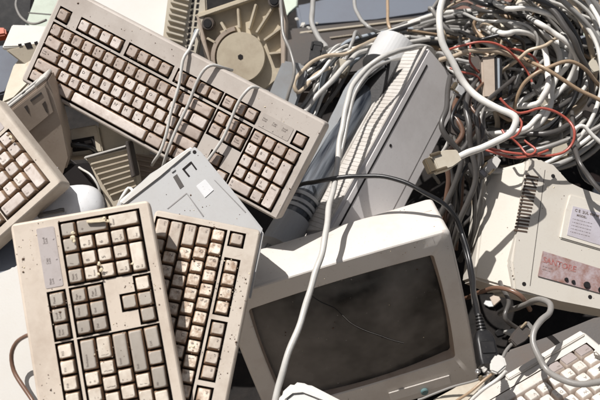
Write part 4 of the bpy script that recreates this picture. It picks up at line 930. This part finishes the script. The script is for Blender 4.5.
# middle sweep: from above the printer to the right
GM = 'cables sweeping across the top of the pile'
for k in range(34):
    x0, y0 = 404 + rnd.uniform(-14, 20), 34 + rnd.uniform(-6, 8)
    x2, y2 = 600 + rnd.uniform(-60, 60), rnd.uniform(0, 110); dd = 1.54 + rnd.uniform(0, .2); m = rnd.choice(cols + ['dark', 'mid', 'black'])
    b = rnd.uniform(-30, 6)
    cable([(x0, y0, dd), (x0 + (x2 - x0) * .2, y0 + (y2 - y0) * .2 + b * .7, dd + .02), (x0 + (x2 - x0) * .42, y0 + (y2 - y0) * .42 + b, dd + .02), (x0 + (x2 - x0) * .7, y0 + (y2 - y0) * .7 + b * .8 + rnd.uniform(-10, 10), dd + .03), (x2, y2, dd + .04)],
          rnd.choice((.0028, .0036, .0044, .005)), m, '%s cable sweeping right from behind the printer top' % {'bluegrey': 'blue-grey', 'mid': 'medium grey', 'light': 'light grey'}.get(m, m), GM)
# coil on the right
GC = 'cables coiled at the right side'
for k in range(64):
    rad = 30 + 98 * (k / 63) + rnd.uniform(-9, 9); cx, cy = 500 + rnd.uniform(-20, 18), 66 + rnd.uniform(-16, 16)
    a0 = R_(-75 + rnd.uniform(-30, 25)); a1 = R_(75 + rnd.uniform(-25, 30)); dd = 1.36 + rnd.choice((rnd.uniform(-.05, .05), rnd.uniform(.05, .24)))
    m = rnd.choice(['white', 'white', 'light', 'light', 'grey', 'mid', 'beige', 'dark', 'white', 'mid', 'black', 'white'])
    pts = []
    w1, w2 = rnd.uniform(0, 6), rnd.uniform(3, 10)
    for i in range(9):
        a = a0 + (a1 - a0) * i / 8; rr = rad + w2 * math.sin(w1 + i * 1.1)
        pts.append((cx + rr * math.cos(a) * 1.05, cy + rr * math.sin(a) * .86, dd + .02 * math.sin(w1 * 2 + i * .9)))
    pts.append((max(472, pts[-1][0] - 40 - rnd.uniform(0, 30)), pts[-1][1] + rnd.uniform(-14, 6), dd + .08)); pts.append((max(462, pts[-1][0] - 20), pts[-1][1] + 6, dd + .28)); pts.insert(0, (pts[0][0] - 18, pts[0][1] - 8, dd + .16)); pts.insert(0, (pts[0][0] - 12, pts[0][1] + 4, dd + .35))
    cable(pts, rnd.choice((.002, .0028, .0036, .0044, .005)), m, '%s cable turning in the dense coil at the right' % {'bluegrey': 'blue-grey', 'mid': 'medium grey', 'light': 'light grey'}.get(m, m), GC, per=6)
# random dark fillers in the gap between printer and right casing, and behind
GG = 'cables hanging in the dark gap right of the printer'
for k in range(10):
    x, y = rnd.uniform(446, 530), rnd.uniform(85, 110); dd = 1.38 + rnd.uniform(-.03, .12); m = rnd.choice(['dark', 'dark', 'black', 'mid', 'beige'])
    cable([(x - rnd.uniform(-15, 15), y - 30, dd), (x, y, dd), (x + rnd.uniform(-12, 14), y + 28, dd + .02), (x + rnd.uniform(-20, 16), y + 60, dd + .03), (x + rnd.uniform(-30, 20), y + 100, dd + .08), (x + rnd.uniform(-30, 10), y + 140, dd + .12)],
          rnd.choice((.0025, .0035, .0045)), m, '%s cable hanging in the dark gap between printer and right casing' % {'mid': 'medium grey'}.get(m, m), GG)
GT = 'loose wires over the top right of the tangle'
for k in range(40):
    x, y = rnd.uniform(470, 605), rnd.uniform(-5, 70); dd = 1.40 + rnd.uniform(0, .15); m = rnd.choice(['white', 'light', 'tan', 'grey', 'black', 'beige', 'mid'])
    a = rnd.uniform(0, 6.28); pts = []
    rr = rnd.uniform(14, 34)
    for i in range(7):
        t = a + i * rnd.uniform(.45, .7); pts.append((x + rr * math.cos(t) * 1.3, y + rr * math.sin(t) * .8, dd + .01 * math.sin(i * 2)))
    pts.append((pts[-1][0] + 6, pts[-1][1] + 8, dd + .2)); pts.insert(0, (pts[0][0] - 6, pts[0][1] + 8, dd + .2))
    cable(pts, rnd.choice((.0022, .003, .0038)), m, '%s loose wire curling over the top right of the tangle' % {'mid': 'medium grey', 'light': 'light grey'}.get(m, m), GT)
for k in range(12):
    x, y = 444 + k * 3.2 + rnd.uniform(-4, 4), rnd.uniform(95, 120); dd = 1.26 + rnd.uniform(-.03, .03); m = rnd.choice(['mid', 'dark', 'brown', 'dark', 'black'])
    cable([(x + rnd.uniform(-10, 40), y - 30, dd + .08), (x + 4, y, dd + .02), (x + rnd.uniform(-5, 16), y + 22, dd), (x + rnd.uniform(-6, 20), y + 46, dd + .01), (x + rnd.uniform(-8, 14), y + 75, dd + .02), (x + rnd.uniform(-8, 8), y + 120, dd + .05), (x - 10, y + 150, dd + .1)],
          rnd.choice((.0025, .0035, .0045)), m, '%s cable hanging in the dark gap between printer and right casing' % {'mid': 'medium grey'}.get(m, m), GG)
rp = random.Random(44)
for k, (x, y, d) in enumerate(((468, 96, 1.30), (486, 140, 1.31), (540, 96, 1.33), (556, 58, 1.38), (470, 62, 1.36), (586, 118, 1.31), (525, 22, 1.47), (590, 70, 1.36), (452, 134, 1.27), (345, 60, 1.42), (560, 142, 1.33))):
    a = rp.uniform(0, 6.28); L = rp.uniform(.026, .036); c0 = P(x, y, d); dv = (CR @ Vector((math.cos(a), math.sin(a), rp.uniform(-.2, .2)))) * L
    plug_along('loose_plug', c0, c0 + dv, rp.uniform(.016, .03), .011, rp.choice(['cream', 'palegrey', 'darkgrey', 'white', 'c_mid']), 'small loose plug lost among the tangled cables', end=rp.choice(['metal', 'brass', 'black']))['group'] = 'plugs lost in the cable tangle'
    e = c0 - dv; q = CM.inverted() @ e; 
    ex, ey, ed = 300 + FP * q.x / -q.z, 200 - FP * q.y / -q.z, -q.z
    cable([(x, y, d), (ex, ey, ed + .01), (ex + (ex - x) + rp.uniform(-8, 8), ey + (ey - y) + rp.uniform(-8, 8), ed + .06), (ex + rp.uniform(-30, 30), ey + 30, ed + .2)], .0032, rp.choice(['light', 'mid', 'grey']), 'short lead of a small loose plug in the tangle', 'leads of the loose plugs')
cable([(466, 298, 1.36), (480, 292, 1.26), (500, 288, 1.2), (520, 296, 1.18), (530, 310, 1.2)], .0035, 'brown', 'brown cable in the dark hollow under the right casing')
cable([(500, 282, 1.25), (508, 300, 1.2), (505, 318, 1.18), (520, 330, 1.2)], .0035, 'dark', 'dark cable in the hollow under the right casing')

grit()

# ------------------------------------------------------------------ ground (dump heap and flat earth)
def ground():
    bm = bmesh.new(); rnd = random.Random(5)
    from mathutils import noise
    global HZ
    def hz(x, y):
        prof = [(-6, 0), (.05, 0), (.35, .10), (.62, .34), (.80, .50), (1.22, .58), (1.70, .66), (2.3, .80), (3.4, .85), (5.0, .1), (8, 0), (40, 0)]
        z = 0
        for (a, za), (b, zb) in zip(prof, prof[1:]):
            if a <= y <= b: t = (y - a) / (b - a); z = za + (zb - za) * (t * t * (3 - 2 * t)); break
        z *= max(0, min(1, (3.2 - abs(x)) / 1.6))
        return z + (.03 * noise.noise(Vector((x * 7, y * 7, 0))) + .015 * noise.noise(Vector((x * 23, y * 23, 3)))) * (1 if z > .02 else .25)
    HZ = hz
    def axis(lo, a, b, hi, n):
        v = [lo, lo * .5 + a * .5]; v += [a + (b - a) * i / n for i in range(n + 1)]; v += [hi * .5 + b * .5, hi]; return v
    xs = axis(-40, -3.3, 3.3, 40, 130); ys = axis(-30, -.2, 5.2, 40, 110); V = {}
    for i, x in enumerate(xs):
        for j, y in enumerate(ys): V[i, j] = bm.verts.new((x, y, hz(x, y)))
    for i in range(len(xs) - 1):
        for j in range(len(ys) - 1): bm.faces.new((V[i, j], V[i + 1, j], V[i + 1, j + 1], V[i, j + 1]))
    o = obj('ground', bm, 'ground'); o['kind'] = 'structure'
ground()
# litter lying on the heap in the gaps between the bigger things
def litter():
    rg = random.Random(9); from_m = ['cream', 'palegrey', 'browncase', 'darkgrey', 'white', 'tan', 'metal', 'c_brown', 'black', 'greycase']
    zones = [((58, 145, 135, 215), 16), ((222, 262, 285, 400), 8), ((480, 282, 600, 335), 14), ((440, 110, 500, 270), 12), ((284, 30, 340, 95), 8), ((290, 20, 440, 60), 8), ((470, -5, 600, 40), 14), ((0, 40, 50, 100), 8), ((560, 170, 600, 200), 4)]
    for (a, b, c, d), cnt in zones:
        for _ in range(cnt):
            px, py = rg.uniform(a, c), rg.uniform(b, d); rr = ray(px, py); t = 1.0
            while t < 3:
                q = CAM + rr * t
                if q.z < HZ(q.x, q.y) + .012: break
                t += .01
            n = rg.choice((3, 4, 4, 5, 6)); R0 = rg.uniform(.008, .028); el = rg.uniform(.35, 1)
            pts = [(R0 * rg.uniform(.6, 1.1) * math.cos(6.283 * i / n), R0 * el * rg.uniform(.6, 1.1) * math.sin(6.283 * i / n)) for i in range(n)]
            m = Matrix.Translation(q) @ Matrix.Rotation(rg.uniform(0, 6.28), 4, 'Z') @ Matrix.Rotation(rg.uniform(-.5, .9), 4, 'X') @ Matrix.Rotation(rg.uniform(-.5, .5), 4, 'Y')
            o = obj('plastic_shard', poly_bm(pts, rg.uniform(.001, .008), 0, .0005, None, 1), rg.choice(from_m), None, m)
            tag(o, 'small broken shard lying on the heap in a gap between the scrap', 'shard', 'broken shards lying in the gaps')
litter()

# ------------------------------------------------------------------ light
sd = W(-.38, .76, .52)   # towards the sun
w = bpy.data.worlds.new('World'); sc.world = w; w.use_nodes = True
nt = w.node_tree; bg = nt.nodes['Background']; sky = nt.nodes.new('ShaderNodeTexSky'); sky.sky_type = 'NISHITA'; sky.sun_disc = False
sky.air_density = 1.0; sky.dust_density = 4.0; sky.ozone_density = .4
sky.sun_elevation = math.asin(sd.z); sky.sun_rotation = math.atan2(sd.x, sd.y)
hsn = nt.nodes.new('ShaderNodeHueSaturation'); hsn.inputs['Saturation'].default_value = .55
nt.links.new(sky.outputs[0], hsn.inputs['Color']); nt.links.new(hsn.outputs[0], bg.inputs[0]); bg.inputs[1].default_value = .052
ld = bpy.data.lights.new('sun', 'SUN'); ld.energy = 4.7; ld.angle = R_(.5); ld.color = (1, .962, .925)
lo = bpy.data.objects.new('sun', ld); C.objects.link(lo); lo.rotation_euler = (-sd).to_track_quat('-Z', 'Y').to_euler()
sc.view_settings.view_transform = 'Standard'; sc.view_settings.look = 'None'; sc.view_settings.exposure = .24; sc.view_settings.gamma = 1
sc.view_settings.use_curve_mapping = False
